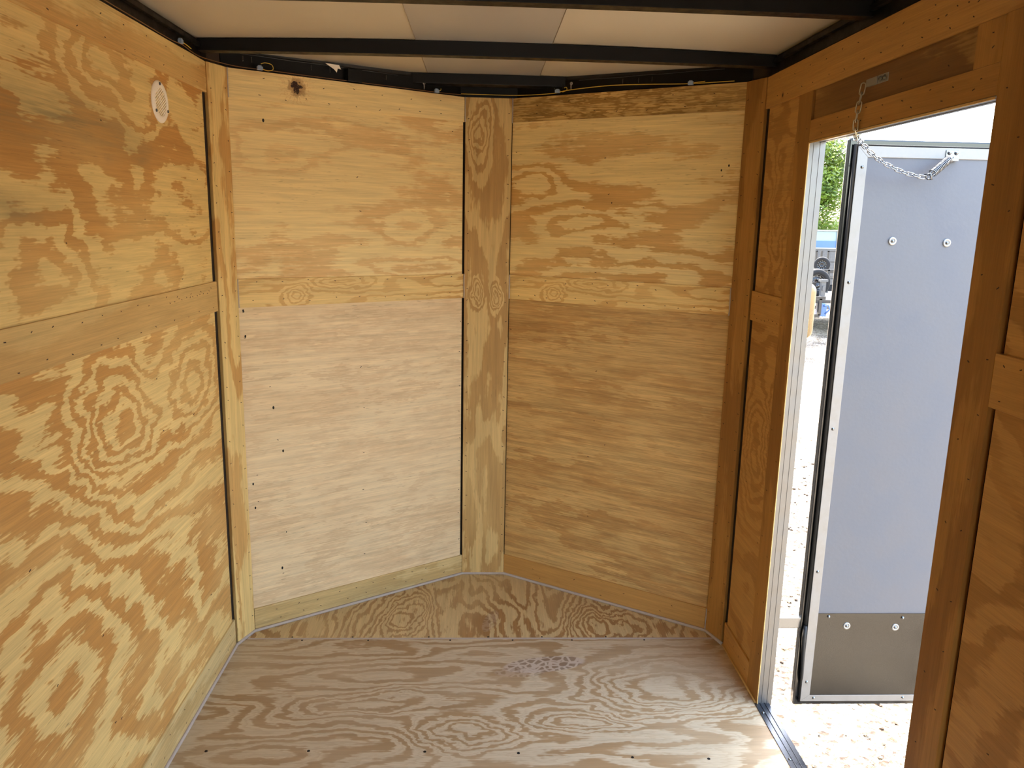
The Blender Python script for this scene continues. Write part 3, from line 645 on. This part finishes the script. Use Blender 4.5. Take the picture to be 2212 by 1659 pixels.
# spring
SA = Vector((1.220, 2.206, 1.660)); SB = Vector((1.291, 2.236, 1.712)); sd = (SB - SA).normalized()
a1 = sd.orthogonal().normalized(); b1 = sd.cross(a1)
bm = bmesh.new(); pts = []
for i in range(15 * 14 + 1):
    t = i / (15 * 14); an = 2 * PI * 14 * t
    pts.append(SA.lerp(SB, .16 + .80 * t) + (a1 * math.cos(an) + b1 * math.sin(an)) * .0105)
tube(bm, pts, .0015, 6); obj('coil_spring', bm, M['zinc'], chain)['label'] = 'bright coil spring'
bm = bmesh.new()
for s in (-1, 1):
    tube(bm, [SA + a1 * .004 * s, SA.lerp(SB, .5) + a1 * .0065 * s, SB + a1 * .006 * s, SB + sd * .006, ], .0018, 6)
tube(bm, [SA + b1 * .004, SA.lerp(SB, .6) + b1 * .0065, SB + b1 * .006], .0018, 6)
tube(bm, [SA + a1 * .012 - sd * .004, SA - b1 * .012, SA - a1 * .012 - sd * .004, SA + b1 * .012], .0022, 6, closed=True)
obj('spring_hook', bm, M['zinc'], chain)
bm = bmesh.new(); box(bm, 1.292, 1.330, DY - .003, DY + .0005, 1.712, 1.736); box(bm, 1.296, 1.326, DY - .010, DY - .002, 1.706, 1.714)
tube(bm, [SB, (1.308, 2.25, 1.716), (1.311, DY - .004, 1.714)], .0022, 6)
obj('door_bracket', bm, M['zinc'], chain, bevel=.0008)['label'] = 'bluish bracket on the door head'
for x in (1.301, 1.321):
    bm = bmesh.new(); lathe(bm, [(0, .006), (.004, .005), (.0055, .002), (.006, 0)], 12, orient((x, DY - .003, 1.729), (0, -1, 0))); obj('rivet', bm, M['zinc'], chain, smooth=True)

# ---- ceiling: arched white skin with a grey centre strip
def zc(x): return 2.036 + 0.014 * (1 - (x / .9) ** 2)
def skin_(name, x0, x1, mat, parent=None, lb=None):
    n = 12; bm = bmesh.new(); ys = [Y0, 1.0, 2.0, 2.5]
    def ymax(x): return 3.22 if abs(x) < X3 + .02 else 3.22 - (abs(x) - X3 - .02) * (Y3 - Y2) / (X2 - X3)
    grid = []
    for i in range(n + 1):
        x = x0 + (x1 - x0) * i / n
        grid.append([(bm.verts.new((x, y, zc(x))), bm.verts.new((x, y, zc(x) + .006))) for y in ys + [ymax(x)]])
    for i in range(n):
        for j in range(len(ys)):
            bm.faces.new((grid[i][j][0], grid[i][j + 1][0], grid[i + 1][j + 1][0], grid[i + 1][j][0]))
            bm.faces.new((grid[i][j][1], grid[i + 1][j][1], grid[i + 1][j + 1][1], grid[i][j + 1][1]))
    bmesh.ops.recalc_face_normals(bm, faces=bm.faces[:])
    return obj(name, bm, mat, parent, smooth=True)
ceil = skin_('ceiling', -.90, .90, M['roof']); setp(ceil, 'cream-white roof skin above the black roof bows', 'ceiling', 'structure')
bm = bmesh.new(); n = 8
gx = [(-.229 + (.415) * i / n) for i in range(n + 1)]
vs = [(bm.verts.new((x, Y0, zc(x) - .0015)), bm.verts.new((x, 3.21, zc(x) - .0015))) for x in gx]
for a, b_ in zip(vs, vs[1:]): bm.faces.new((a[0], a[1], b_[1], b_[0]))
vt = [(bm.verts.new((x, Y0, zc(x) - .0003)), bm.verts.new((x, 3.21, zc(x) - .0003))) for x in gx]
for a, b_ in zip(vt, vt[1:]): bm.faces.new((a[0], b_[0], b_[1], a[1]))
bmesh.ops.recalc_face_normals(bm, faces=bm.faces[:])
obj('centre_strip', bm, M['roof_grey'], ceil, smooth=True)['label'] = 'glossier grey strip down the middle of the roof'
for (x, s) in ((.187, 1), (-.230, -1)):
    bm = bmesh.new(); tube(bm, [(x, Y0, zc(x) - .0018), (x + .002, 1.5, zc(x) - .0018), (x, 3.2, zc(x) - .0018)], .0012, 5); obj('skin_seam', bm, M['caulk'], ceil)
# outer roof cover
bm = bmesh.new(); prism(bm, [(-.95, Y0), (.95, Y0), (.95, 2.66), (.12, 3.28), (-.12, 3.28), (-.95, 2.66)], 2.075, 2.09)
for s in (-1, 1): box(bm, min(s * .90, s * .95), max(s * .90, s * .95), Y0, 2.66, 2.034, 2.076)
for pl in ('VL', 'VR'):
    O, U, N = PL[pl]; slab(bm, O - U * .03 + EV * 2.034 - N * .022, U, EV, N, VL_ + .06, .045, .03)
box(bm, -.13, .13, Y3 + .02, Y3 + .05, 2.03, 2.076)
setp(obj('trim_40', bm, M['outer']), 'black roof cap over the trailer', 'roof', 'structure')
# roof bows
def bow(name, y, d, hh, label, x0=-.885, x1=.885, zb=2.000, gr=None):
    n = 14; bm = bmesh.new(); A = []
    for i in range(n + 1):
        x = x0 + (x1 - x0) * i / n; b0 = zb + .006 * (1 - (x / .9) ** 2); b1_ = zc(x) - .0018
        A.append([bm.verts.new(p) for p in ((x, y, b0), (x, y + d, b0), (x, y + d, b1_), (x, y, b1_))])
    for a, b_ in zip(A, A[1:]):
        for k in range(4): bm.faces.new((a[k], a[(k + 1) % 4], b_[(k + 1) % 4], b_[k]))
    bm.faces.new(A[0]); bm.faces.new(A[-1][::-1]); bmesh.ops.recalc_face_normals(bm, faces=bm.faces[:])
    o = obj(name, bm, M['steel'], bevel=.0015); return setp(o, label, 'roof bow', 'structure', gr)
bow('trim_41', 2.547, .042, .03, 'black arched roof bow crossing just before the nose corners')
bow('trim_42', 1.928, .042, .03, 'black arched roof bow nearest the camera at the top edge', zb=1.998)
bow('trim_43', 1.318, .042, .03, 'black roof bow overhead behind the top edge of view')
bow('trim_44', .708, .042, .03, 'black roof bow overhead behind the camera view')
bow('trim_45', 3.085, .065, .03, 'short black crosspiece at the very tip of the nose', -.285, .285, zb=2.006)
# roof rails
for (pl, nm, u1, lb) in (('L', 'trim_46', 2.63, 'black steel roof rail along the top of the left wall'), ('R', 'trim_47', 2.63, 'black steel roof rail along the top of the right wall'),
                         ('VL', 'trim_48', VL_ + .01, 'black steel roof rail above the left nose wall'), ('VR', 'trim_49', VL_ + .01, 'black steel roof rail above the right nose wall')):
    O, U, N = PL[pl]; bm = bmesh.new(); u0 = Y0 if pl in 'LR' else -.012
    dp = .001 if pl in 'LR' else .014
    slab(bm, O + U * u0 + EV * 1.982 - N * dp, U, EV, N, u1 - u0, .052, .034 if dp > .01 else .046)
    if pl in 'LR': slab(bm, O + U * u0 + EV * 2.010 + N * .012, U, EV, N, u1 - u0 - .03, .012, .013)
    setp(obj(nm, bm, M['steel'], bevel=.002), lb, 'roof rail', 'structure')
bm = bmesh.new(); box(bm, -.12, .12, Y3 + .004, Y3 + .03, 1.982, 2.034); setp(obj('trim_50', bm, M['steel'], bevel=.002), 'black steel rail over the centre post', 'roof rail', 'structure')
# folded skin lips above the nose rails
for (pl, nm, lb) in (('VL', 'trim_51', 'thin pale folded roof lip above the left nose rail'), ('VR', 'trim_52', 'thin pale folded roof lip above the right nose rail')):
    O, U, N = PL[pl]; bm = bmesh.new()
    u0, u1 = (.05, .62) if pl == 'VL' else (.28, .82)
    tube(bm, [O + U * (u0 + (u1 - u0) * i / 10) + N * (-.008 + .004 * math.sin(i * 1.7)) + EV * 2.029 for i in range(11)], .0009, 5)
    setp(obj(nm, bm, M['silver']), lb, 'trim', 'structure')
# bracket block on left nose rail
bm = bmesh.new(); O, U, N = PL['VL']; slab(bm, O + U * .415 + EV * 1.984 + N * .012, U, EV, N, .055, .042, .026)
setp(obj('rail_bracket', bm, M['steel'], bevel=.002), 'small black steel block on the left nose roof rail', 'bracket')

# ---- screw tips poking down from the roof
def tip(P, lb, L=.018):
    bm = bmesh.new(); P = Vector(P)
    tube(bm, [P, P - EV * L * .8, P - EV * L], [.0011, .0011, .0002], 6)
    o = obj('roof_screw', bm, M['zinc']); return setp(o, lb, 'screw')
O, U, N = PL['VL']
tl = [(.055, 'screw tip nearest the left corner plank, left of a pair'), (.083, 'screw tip in the left corner pair, right-hand one'), (.285, 'screw tip left of the torn white scrap'),
      (.352, 'screw tip just beside the torn white scrap'), (.565, 'screw tip between the black bracket block and centre post')]
for u, l in tl: tip(O + U * u + N * .004 + EV * 2.022, 'silver ' + l + ', left nose')
O, U, N = PL['VR']
for u, l in ((.185, 'screw tip nearest the centre post, left of the ring screw'), (.22, 'screw tip immediately left of the ring screw'), (.46, 'lone screw tip midway along'), (.52, 'screw tip of the right pair, left-hand one'), (.57, 'screw tip of the right pair, right-hand one')):
    tip(O + U * u + N * .004 + EV * 2.020, 'silver ' + l + ', right nose')
def ringscrew(P, N, lb):
    e = empty('ring_screw', P); setp(e, lb, 'screw'); P = Vector(P)
    bm = bmesh.new(); lathe(bm, [(.0015, .002), (.0035, .0022), (.0055, .001), (.0058, 0)], 14, orient(P + EV * .006, N)); obj('washer', bm, M['washer'], e, smooth=True)
    bm = bmesh.new(); tube(bm, [P + EV * .003 + N * .001, P - EV * .006 + N * .002, P - EV * .016 + N * .001], [.0026, .0022, .001], 7); obj('shank', bm, M['washer'], e)
ringscrew(O + U * .255 + N * .004 + EV * 2.012, N, 'whitish screw with washer on the right nose rail')
ringscrew(PL['VL'][0] + PL['VL'][1] * .72 + PL['VL'][2] * .004 + EV * 2.005, PL['VL'][2], 'whitish screw head on the left nose rail near the centre')
bm = bmesh.new(); O, U, N = PL['VL']
pts = [(.335, 2.034), (.385, 2.033), (.392, 2.020), (.380, 2.022), (.376, 2.008), (.366, 2.018)]
a = [bm.verts.new(O + U * u + N * .006 + EV * z) for u, z in pts]; b_ = [bm.verts.new(O + U * u + N * .0045 + EV * z) for u, z in pts]
bm.faces.new(a); bm.faces.new(b_[::-1])
for i in range(6): bm.faces.new((a[i], b_[i], b_[(i + 1) % 6], a[(i + 1) % 6]))
setp(obj('tape_scrap', bm, M['vent']), 'small torn white scrap hanging over the left nose rail', 'scrap')

# ---- wiring with blue connectors
def wire(name, pts, mat, lb, r=.0014):
    bm = bmesh.new(); tube(bm, catmull(pts, 6), r, 6); return setp(obj(name, bm, mat), lb, 'wire')
def on(pl, u, z, n=.004):
    O, U, N = PL[pl]; return O + U * u + N * n + EV * z
zw = 1.9835
wire('wire', [on('L', 1.2, zw), on('L', 1.9, zw + .002), on('L', 2.3, zw), on('L', 2.42, 1.988), on('L', 2.56, zw + .001), on('VL', .03, zw + .003, .008), on('VL', .15, 1.987), on('VL', .25, 1.986), on('VL', .42, zw + .002), on('VL', .6, zw + .002), on('VL', .78, 1.985), on('VL', .88, 1.987, .006)], M['wire_b'], 'brown wire lying along the top of the left and left nose walls')
wire('wire', [on('VL', .88, 1.990, .006), on('VR', .02, 1.990, .008), on('VR', .18, 1.988), on('VR', .24, 1.995, .006), on('VR', .4, 2.001), on('VR', .55, 1.996), on('VR', .7, 1.988), on('VR', .86, 1.986)], M['wire_y'], 'yellow-brown wire along the top of the right nose wall')
def conn(pl, u, z, lb, loop):
    P = on(pl, u, z, .006); O, U, N = PL[pl]
    e = empty('wire_connector', P); setp(e, lb, 'connector')
    bm = bmesh.new(); slab(bm, P - U * .009 - EV * .006 + N * .006, U, EV, N, .018, .011, .010); slab(bm, P - U * .006 + EV * .004 + N * .005, U, EV, N, .011, .004, .008)
    obj('connector_body', bm, M['conn'], e, bevel=.001)
    bm = bmesh.new(); tube(bm, catmull([P + U * a + EV * b + N * c for a, b, c in loop], 8), .0013, 6); obj('wire_loop', bm, M['wire_y'], e)
lp = [(.009, -.002, .002), (.025, -.006, .004), (.042, 0, .006), (.038, .014, .006), (.018, .018, .004), (.004, .014, 0)]
conn('VL', .108, 1.990, 'pale blue connector with a yellow wire loop near the left corner', lp)
conn('VL', .772, 1.989, 'pale blue connector just left of the centre post', [(.009, .001, .0), (.016, .004, .004), (.017, .010, .004)])
conn('VR', .200, 1.994, 'pale blue connector with a small yellow loop right of the centre post', [(.009, 0, .002), (.025, -.004, .004), (.04, .002, .004), (.038, .011, .004), (.028, .010, .002)])
conn('VR', .712, 1.989, 'pale blue connector near the right corner plank', [(.009, 0, .002), (.03, .001, .003), (.05, .002, .002)])
conn('L', 2.395, 1.993, 'pale blue connector on the left wall under the roof rail', [(.008, 0, .002), (.04, -.002, .004), (.075, -.004, .003)])

# ---- oval wall vent (round cover seen at an angle)
ve = empty('wall_vent', (-W - T, 2.246, 1.809)); setp(ve, 'round cream plastic vent cover high on the left wall', 'vent')
VO = Vector((-W - T + .0002, 2.246, 1.809)); VR_ = .0545
mt = orient(VO, (1, 0, 0))
bm = bmesh.new(); lathe(bm, [(VR_ * .66, .001), (VR_ * .66, .0045), (VR_ * .72, .0055), (VR_ * .93, .0045), (VR_, .0015), (VR_, 0)], 48, mt)
obj('vent_flange', bm, M['vent'], ve, smooth=True)
bm = bmesh.new(); lathe(bm, [(0, .0012), (VR_ * .68, .0012), (VR_ * .68, 0)], 40, mt); obj('vent_screen', bm, M['vent_glow'], ve)['label'] = 'screen behind the slots, coloured like daylight coming through'
bm = bmesh.new(); an = math.radians(32); rI = VR_ * .67
d1 = Vector((0, math.cos(an), math.sin(an))); d2 = Vector((0, -math.sin(an), math.cos(an)))
for i in range(-5, 6):
    t = i * rI / 5.6
    if abs(t) >= rI: continue
    hw = math.sqrt(rI * rI - t * t)
    slab(bm, VO + d1 * (-hw) + d2 * (t - .0014) + Vector((.0042, 0, 0)), d1, d2, (1, 0, 0), 2 * hw, .0028, .0028)
slab(bm, VO + d1 * (-.0018) + d2 * (-rI) + Vector((.0040, 0, 0)), d1, d2, (1, 0, 0), .0036, 2 * rI, .0028)
obj('louvre', bm, M['vent'], ve)
for a in (95, 215, 335):
    p = VO + Vector((.005, math.cos(math.radians(a)) * VR_ * .84, math.sin(math.radians(a)) * VR_ * .84))
    bm = bmesh.new(); lathe(bm, [(0, .0012), (.0012, .0014), (.0016, .0028), (.0035, .0024), (.0042, 0)], 14, orient(p, (1, 0, 0)))
    obj('screw', bm, M['silver'], ve, smooth=True)

# ------------------------------------------------------------------ outdoors
GZ = -0.55
bm = bmesh.new(); box(bm, -70, 70, -40, 90, GZ - .3, GZ)
setp(obj('ground', bm, M['gravel']), 'sunlit white gravel yard outside the doorway', 'ground', 'structure')
rg = random.Random(11)
# loose stones near the doorway
bm = bmesh.new()
for i in range(1500):
    x = rg.uniform(1.1, 3.4); y = rg.uniform(2.0, 7.5); s = rg.uniform(.006, .018)
    mt = Matrix.Translation((x, y, GZ + s * .25)) @ Matrix.Rotation(rg.uniform(0, 6), 4, 'Z') @ Matrix.Diagonal((s, s * rg.uniform(.6, 1), s * .6, 1))
    bmesh.ops.create_icosphere(bm, subdivisions=1, radius=1, matrix=mt)
setp(obj('loose_gravel', bm, M['gravel']), 'loose pale stones scattered on the yard below the door', 'gravel', 'stuff')

# tan rounded tank
def roundbox(bm, x0, x1, y0, y1, z0, z1, r, seg=6):
    bmesh.ops.create_cube(bm, size=1, matrix=Matrix.Translation(((x0 + x1) / 2, (y0 + y1) / 2, (z0 + z1) / 2)) @ Matrix.Diagonal((x1 - x0, y1 - y0, z1 - z0, 1)))
    bmesh.ops.bevel(bm, geom=bm.edges[:], offset=r, segments=seg, profile=.5, affect='EDGES')
tk = empty('storage_tank', (4.6, 12.6, GZ)); setp(tk, 'tan round-cornered metal tank seen just past the door jamb', 'tank')
bm = bmesh.new(); roundbox(bm, 4.0, 5.315, 12.2, 13.1, -.24, .66, .14); obj('tank_body', bm, M['tan'], tk, smooth=True)
bm = bmesh.new(); roundbox(bm, 4.12, 5.20, 12.17, 12.3, -.14, .12, .05); obj('reflection_streak', bm, plain('yellow_reflection', rgb(124, 98, 40), .3, .3, (4, .2)), tk, smooth=True)  # yellow slab standing in for a streak of reflection on the tank
for x in (4.15, 4.95):
    bm = bmesh.new(); box(bm, x, x + .07, 12.4, 12.9, GZ, -.2); obj('leg', bm, M['silver'], tk)

# utility trailers with spare wheels
def wheel(name, loc, r, w, lab, gr=None, axis=(0, -1, 0)):
    e = empty(name, loc); setp(e, lab, 'wheel'); mt = orient(loc, axis)
    bm = bmesh.new(); ri = r * .60
    lathe(bm, [(ri, -w / 2), (r * .9, -w / 2), (r * .98, -w * .36), (r, 0), (r * .98, w * .36), (r * .9, w / 2), (ri, w / 2), (ri * .97, 0), (ri, -w / 2)], 40, mt); obj('tyre', bm, M['tyre'], e, smooth=True)
    bm = bmesh.new(); lathe(bm, [(ri, w * .44), (ri * .93, w * .46), (ri * .90, w * .2), (ri * .72, w * .12), (ri * .62, w * .26), (ri * .30, w * .26), (ri * .26, w * .10), (0, w * .10)], 32, mt); rm = obj('rim', bm, M['rim'], e, smooth=True)
    for k in range(12):
        a = 2 * PI * k / 12
        bm = bmesh.new(); c = mt @ Vector((math.cos(a) * ri * .80, math.sin(a) * ri * .80, w * .17)); lathe(bm, [(0, .006), (ri * .085, .006), (ri * .09, 0)], 10, orient(c, axis)); obj('vent_hole', bm, M['washer'], rm)
    for k in range(5):
        a = 2 * PI * k / 5 + .3
        bm = bmesh.new(); c = mt @ Vector((math.cos(a) * ri * .42, math.sin(a) * ri * .42, w * .25)); lathe(bm, [(0, .02), (ri * .07, .02), (ri * .08, 0)], 8, orient(c, axis)); obj('lug_nut', bm, M['zinc'], rm)
ut = empty('utility_trailer', (7.2, 16.2, GZ)); setp(ut, 'dark grey utility trailer frame with a silver jack post, beside the nearer spare wheel', 'trailer')
bm = bmesh.new()
box(bm, 6.35, 8.9, 14.7, 14.78, .0, .06); box(bm, 6.35, 6.43, 14.7, 18.5, .0, .06); box(bm, 8.82, 8.9, 14.7, 18.5, .0, .06)
box(bm, 6.35, 8.9, 14.75, 18.4, .035, .05)
obj('deck_frame', bm, M['silver'], ut)
bm = bmesh.new()
for z in (.36, .55): box(bm, 6.35, 8.9, 18.0, 18.05, z, z + .035)
for x in (6.40, 7.2, 8.0, 8.85): box(bm, x, x + .05, 18.0, 18.05, .05, .58)
for z in (.30,): box(bm, 8.84, 8.88, 14.75, 18.0, z, z + .04)
obj('side_rail', bm, M['frame'], ut)
bm = bmesh.new(); box(bm, 6.085, 6.165, 13.9, 13.98, .32, .60); box(bm, 6.06, 6.19, 13.88, 14.0, .575, .615); box(bm, 6.10, 6.14, 13.87, 13.9, .42, .50); obj('jack_post', bm, M['silver'], ut)['label'] = 'silver-grey jack post'
bm = bmesh.new(); box(bm, 5.95, 6.07, 14.1, 14.16, .25, .55); obj('wheel_bracket', bm, M['frame'], ut)
bm = bmesh.new(); box(bm, 5.2, 6.14, 13.8, 13.88, .26, .32); box(bm, 6.03, 6.08, 13.8, 13.86, -.02, .28); box(bm, 5.2, 6.06, 13.8, 13.86, -.06, .0)
box(bm, 5.2, 5.26, 13.8, 13.86, GZ, .28); box(bm, 6.0, 6.6, 14.0, 14.78, .18, .24); obj('tongue_frame', bm, M['frame'], ut)
bm = bmesh.new(); box(bm, 5.3, 6.02, 13.95, 14.2, .02, .24); obj('tool_box', bm, M['silver'], ut)
bm = bmesh.new(); box(bm, 5.75, 5.84, 13.93, 13.95, .12, .19); obj('sticker', bm, M['vent'], ut)['label'] = 'small blank white sticker on the tool box'
bm = bmesh.new(); box(bm, 6.10, 6.22, 13.9, 14.1, -.05, .18); tube(bm, [(6.2, 13.9, .0), (6.28, 13.9, .08), (6.24, 13.9, .16), (6.16, 13.9, .14)], .018, 6); obj('coupler', bm, M['blue'], ut)['label'] = 'light blue metal coupler'
for x in (6.7, 8.5):
    bm = bmesh.new(); lathe(bm, [(0, -.05), (.15, -.05), (.16, -.09), (.235, -.09), (.26, -.05), (.26, .05), (.235, .09), (.16, .09), (.15, .05), (0, .05)], 28, orient((x, 16.8, GZ + .26), (-1, 0, 0))); obj('wheel', bm, M['tyre'], ut, smooth=True)
wheel('spare_wheel', (6.165, 14.35, .53), .255, .17, 'spare wheel with a black steel rim, the larger one seen past the jamb')
wheel('spare_wheel', (8.72, 20.0, .60), .20, .16, 'smaller farther spare wheel, half hidden behind the nearer one', axis=(-.5, -1, 0))
bm = bmesh.new(); box(bm, 8.66, 8.74, 20.12, 20.18, GZ, .78); box(bm, 8.3, 9.6, 20.12, 20.2, .38, .44); box(bm, 8.3, 8.38, 20.12, 20.2, GZ, .4); box(bm, 9.5, 9.58, 20.12, 20.2, GZ, .4)
st = empty('wheel_stand', (8.7, 20.15, GZ)); setp(st, 'dark steel rack post behind the farther spare wheel', 'stand'); obj('stand_frame', bm, M['frame'], st)
gt = empty('trailer_gate', (9.5, 21, GZ)); setp(gt, 'dark mesh ramp gates standing up behind the spare wheels', 'gate')
bm = bmesh.new()
for x in (8.35, 8.93, 9.07, 9.25, 9.62, 9.99): box(bm, x, x + .035, 20.9, 20.94, GZ, .93)
for x0, x1 in ((8.35, 8.965), (9.25, 10.0)):
    for z in (.40, .62, .90): box(bm, x0, x1, 20.9, 20.94, z, z + .03)
box(bm, 8.35, 10.02, 20.9, 20.95, .20, .25)
obj('gate_frame', bm, M['frame'], gt)
bm = bmesh.new()
for i in range(24): box(bm, 8.37 + i * .068, 8.376 + i * .068, 20.915, 20.925, .25, .91)
for i in range(9): box(bm, 8.35, 10.0, 20.91, 20.92, .30 + i * .07, .306 + i * .07)
obj('gate_mesh', bm, M['silver'], gt)
bt = empty('box_trailer', (10.4, 23.5, GZ)); setp(bt, 'pale blue and white box trailer in front of the trees', 'trailer')
bm = bmesh.new(); box(bm, 9.0, 12.6, 22.0, 24.5, -.1, 1.47); obj('body', bm, M['whiteblue'], bt, bevel=.04)
bm = bmesh.new(); box(bm, 9.02, 12.58, 21.98, 22.0, .985, 1.17); obj('stripe', bm, M['blue'], bt)['label'] = 'blue band along the side'
bm = bmesh.new(); box(bm, 8.98, 12.62, 21.96, 22.01, .95, .985); box(bm, 8.98, 12.62, 21.96, 22.01, 1.44, 1.475); box(bm, 9.93, 9.97, 21.96, 22.0, .985, 1.44); obj('edge_trim', bm, M['alu_trim'], bt)
bm = bmesh.new(); box(bm, 9.02, 12.58, 21.985, 22.0, -.05, .95); obj('lower_skirt', bm, M['silver'], bt)
for x in (9.9, 11.6):
    bm = bmesh.new(); lathe(bm, [(0, -.1), (.3, -.1), (.33, 0), (.3, .1), (0, .1)], 24, orient((x, 22.1, GZ + .33), (0, -1, 0))); obj('wheel', bm, M['tyre'], bt, smooth=True)

# trees
def tree(name, x, y, h, r, n, mat, lb, zb=.2, sparse=False):
    e = empty(name, (x, y, GZ)); setp(e, lb, 'tree', None, None)
    rr = random.Random(int(x * 100)); bm = bmesh.new()
    tube(bm, [(x, y, GZ), (x + .08, y, GZ + h * .3), (x - .05, y + .05, GZ + h * .6), (x + .02, y, GZ + h * .93)], [.13, .10, .06, .015], 8)
    tips = []
    for i in range(22):
        z0 = GZ + h * rr.uniform(.2, .8); a = rr.uniform(0, 2 * PI); l = r * rr.uniform(.5, 1.0)
        p0 = Vector((x, y, z0)); p1 = p0 + Vector((math.cos(a) * l * .6, math.sin(a) * l * .6, l * .25)); p2 = p0 + Vector((math.cos(a) * l, math.sin(a) * l, l * .55))
        tube(bm, [p0, p1, p2], [.03, .018, .006], 5); tips += [p1, p2, (p1 + p2) / 2]
        q = p1 + Vector((rr.uniform(-.4, .4), rr.uniform(-.4, .4), rr.uniform(.2, .5))) * r * .5; tube(bm, [p1, q], [.012, .004], 4); tips.append(q)
    obj('trunk', bm, M['bark'], e)
    me = bpy.data.meshes.new('foliage'); V = []; F = []
    cl = []
    for i in range(int(70 * (.35 if sparse else 1))):
        z = rr.random() ** .9; a = rr.uniform(0, 2 * PI); rad = r * (1 - .75 * z ** 2.2) * rr.uniform(.25, 1)
        cl.append(Vector((x + math.cos(a) * rad, y + math.sin(a) * rad, GZ + zb + (h - zb) * z)))
    cl += tips
    for i in range(n):
        c = rr.choice(cl); s = r * .17
        p = c + Vector((rr.gauss(0, s), rr.gauss(0, s), rr.gauss(0, s)))
        if p.z < GZ + .1: continue
        l = rr.uniform(.05, .095); d = Vector((rr.gauss(0, 1), rr.gauss(0, 1), rr.gauss(0, .7))).normalized(); s1 = d.orthogonal().normalized()
        k = len(V); V += [p - d * l, p + s1 * l * .42, p + d * l, p - s1 * l * .42]; F.append((k, k + 1, k + 2, k + 3))
    me.from_pydata([tuple(v) for v in V], [], F); me.materials.append(mat)
    f = bpy.data.objects.new('foliage', me); COL.objects.link(f); f.parent = e; f.matrix_parent_inverse = Matrix.Translation(-e.location)
tree('leafy_tree', 11.2, 27.0, 5.7, 1.5, 26000, M['leaf'], 'bright green leafy tree directly behind the box trailer')
tree('leafy_tree', 15.0, 28.0, 5.0, 1.2, 6000, M['leaf'], 'sparse tree whose twigs show over the top of the open door', sparse=True)
tree('leafy_tree', 7.4, 27.5, 5.8, 1.6, 14000, M['leaf_dark'], 'darker green tree left of the bright one, by the door jamb')
tree('leafy_tree', 19.5, 29.0, 4.4, 1.7, 9000, M['leaf'], 'round tree far to the right behind the open door')
tree('leafy_tree', 3.2, 28.5, 5.8, 1.8, 9000, M['leaf_dark'], 'dark tree far left beyond the tank, behind the trailer wall')
for (x, y) in (): pass
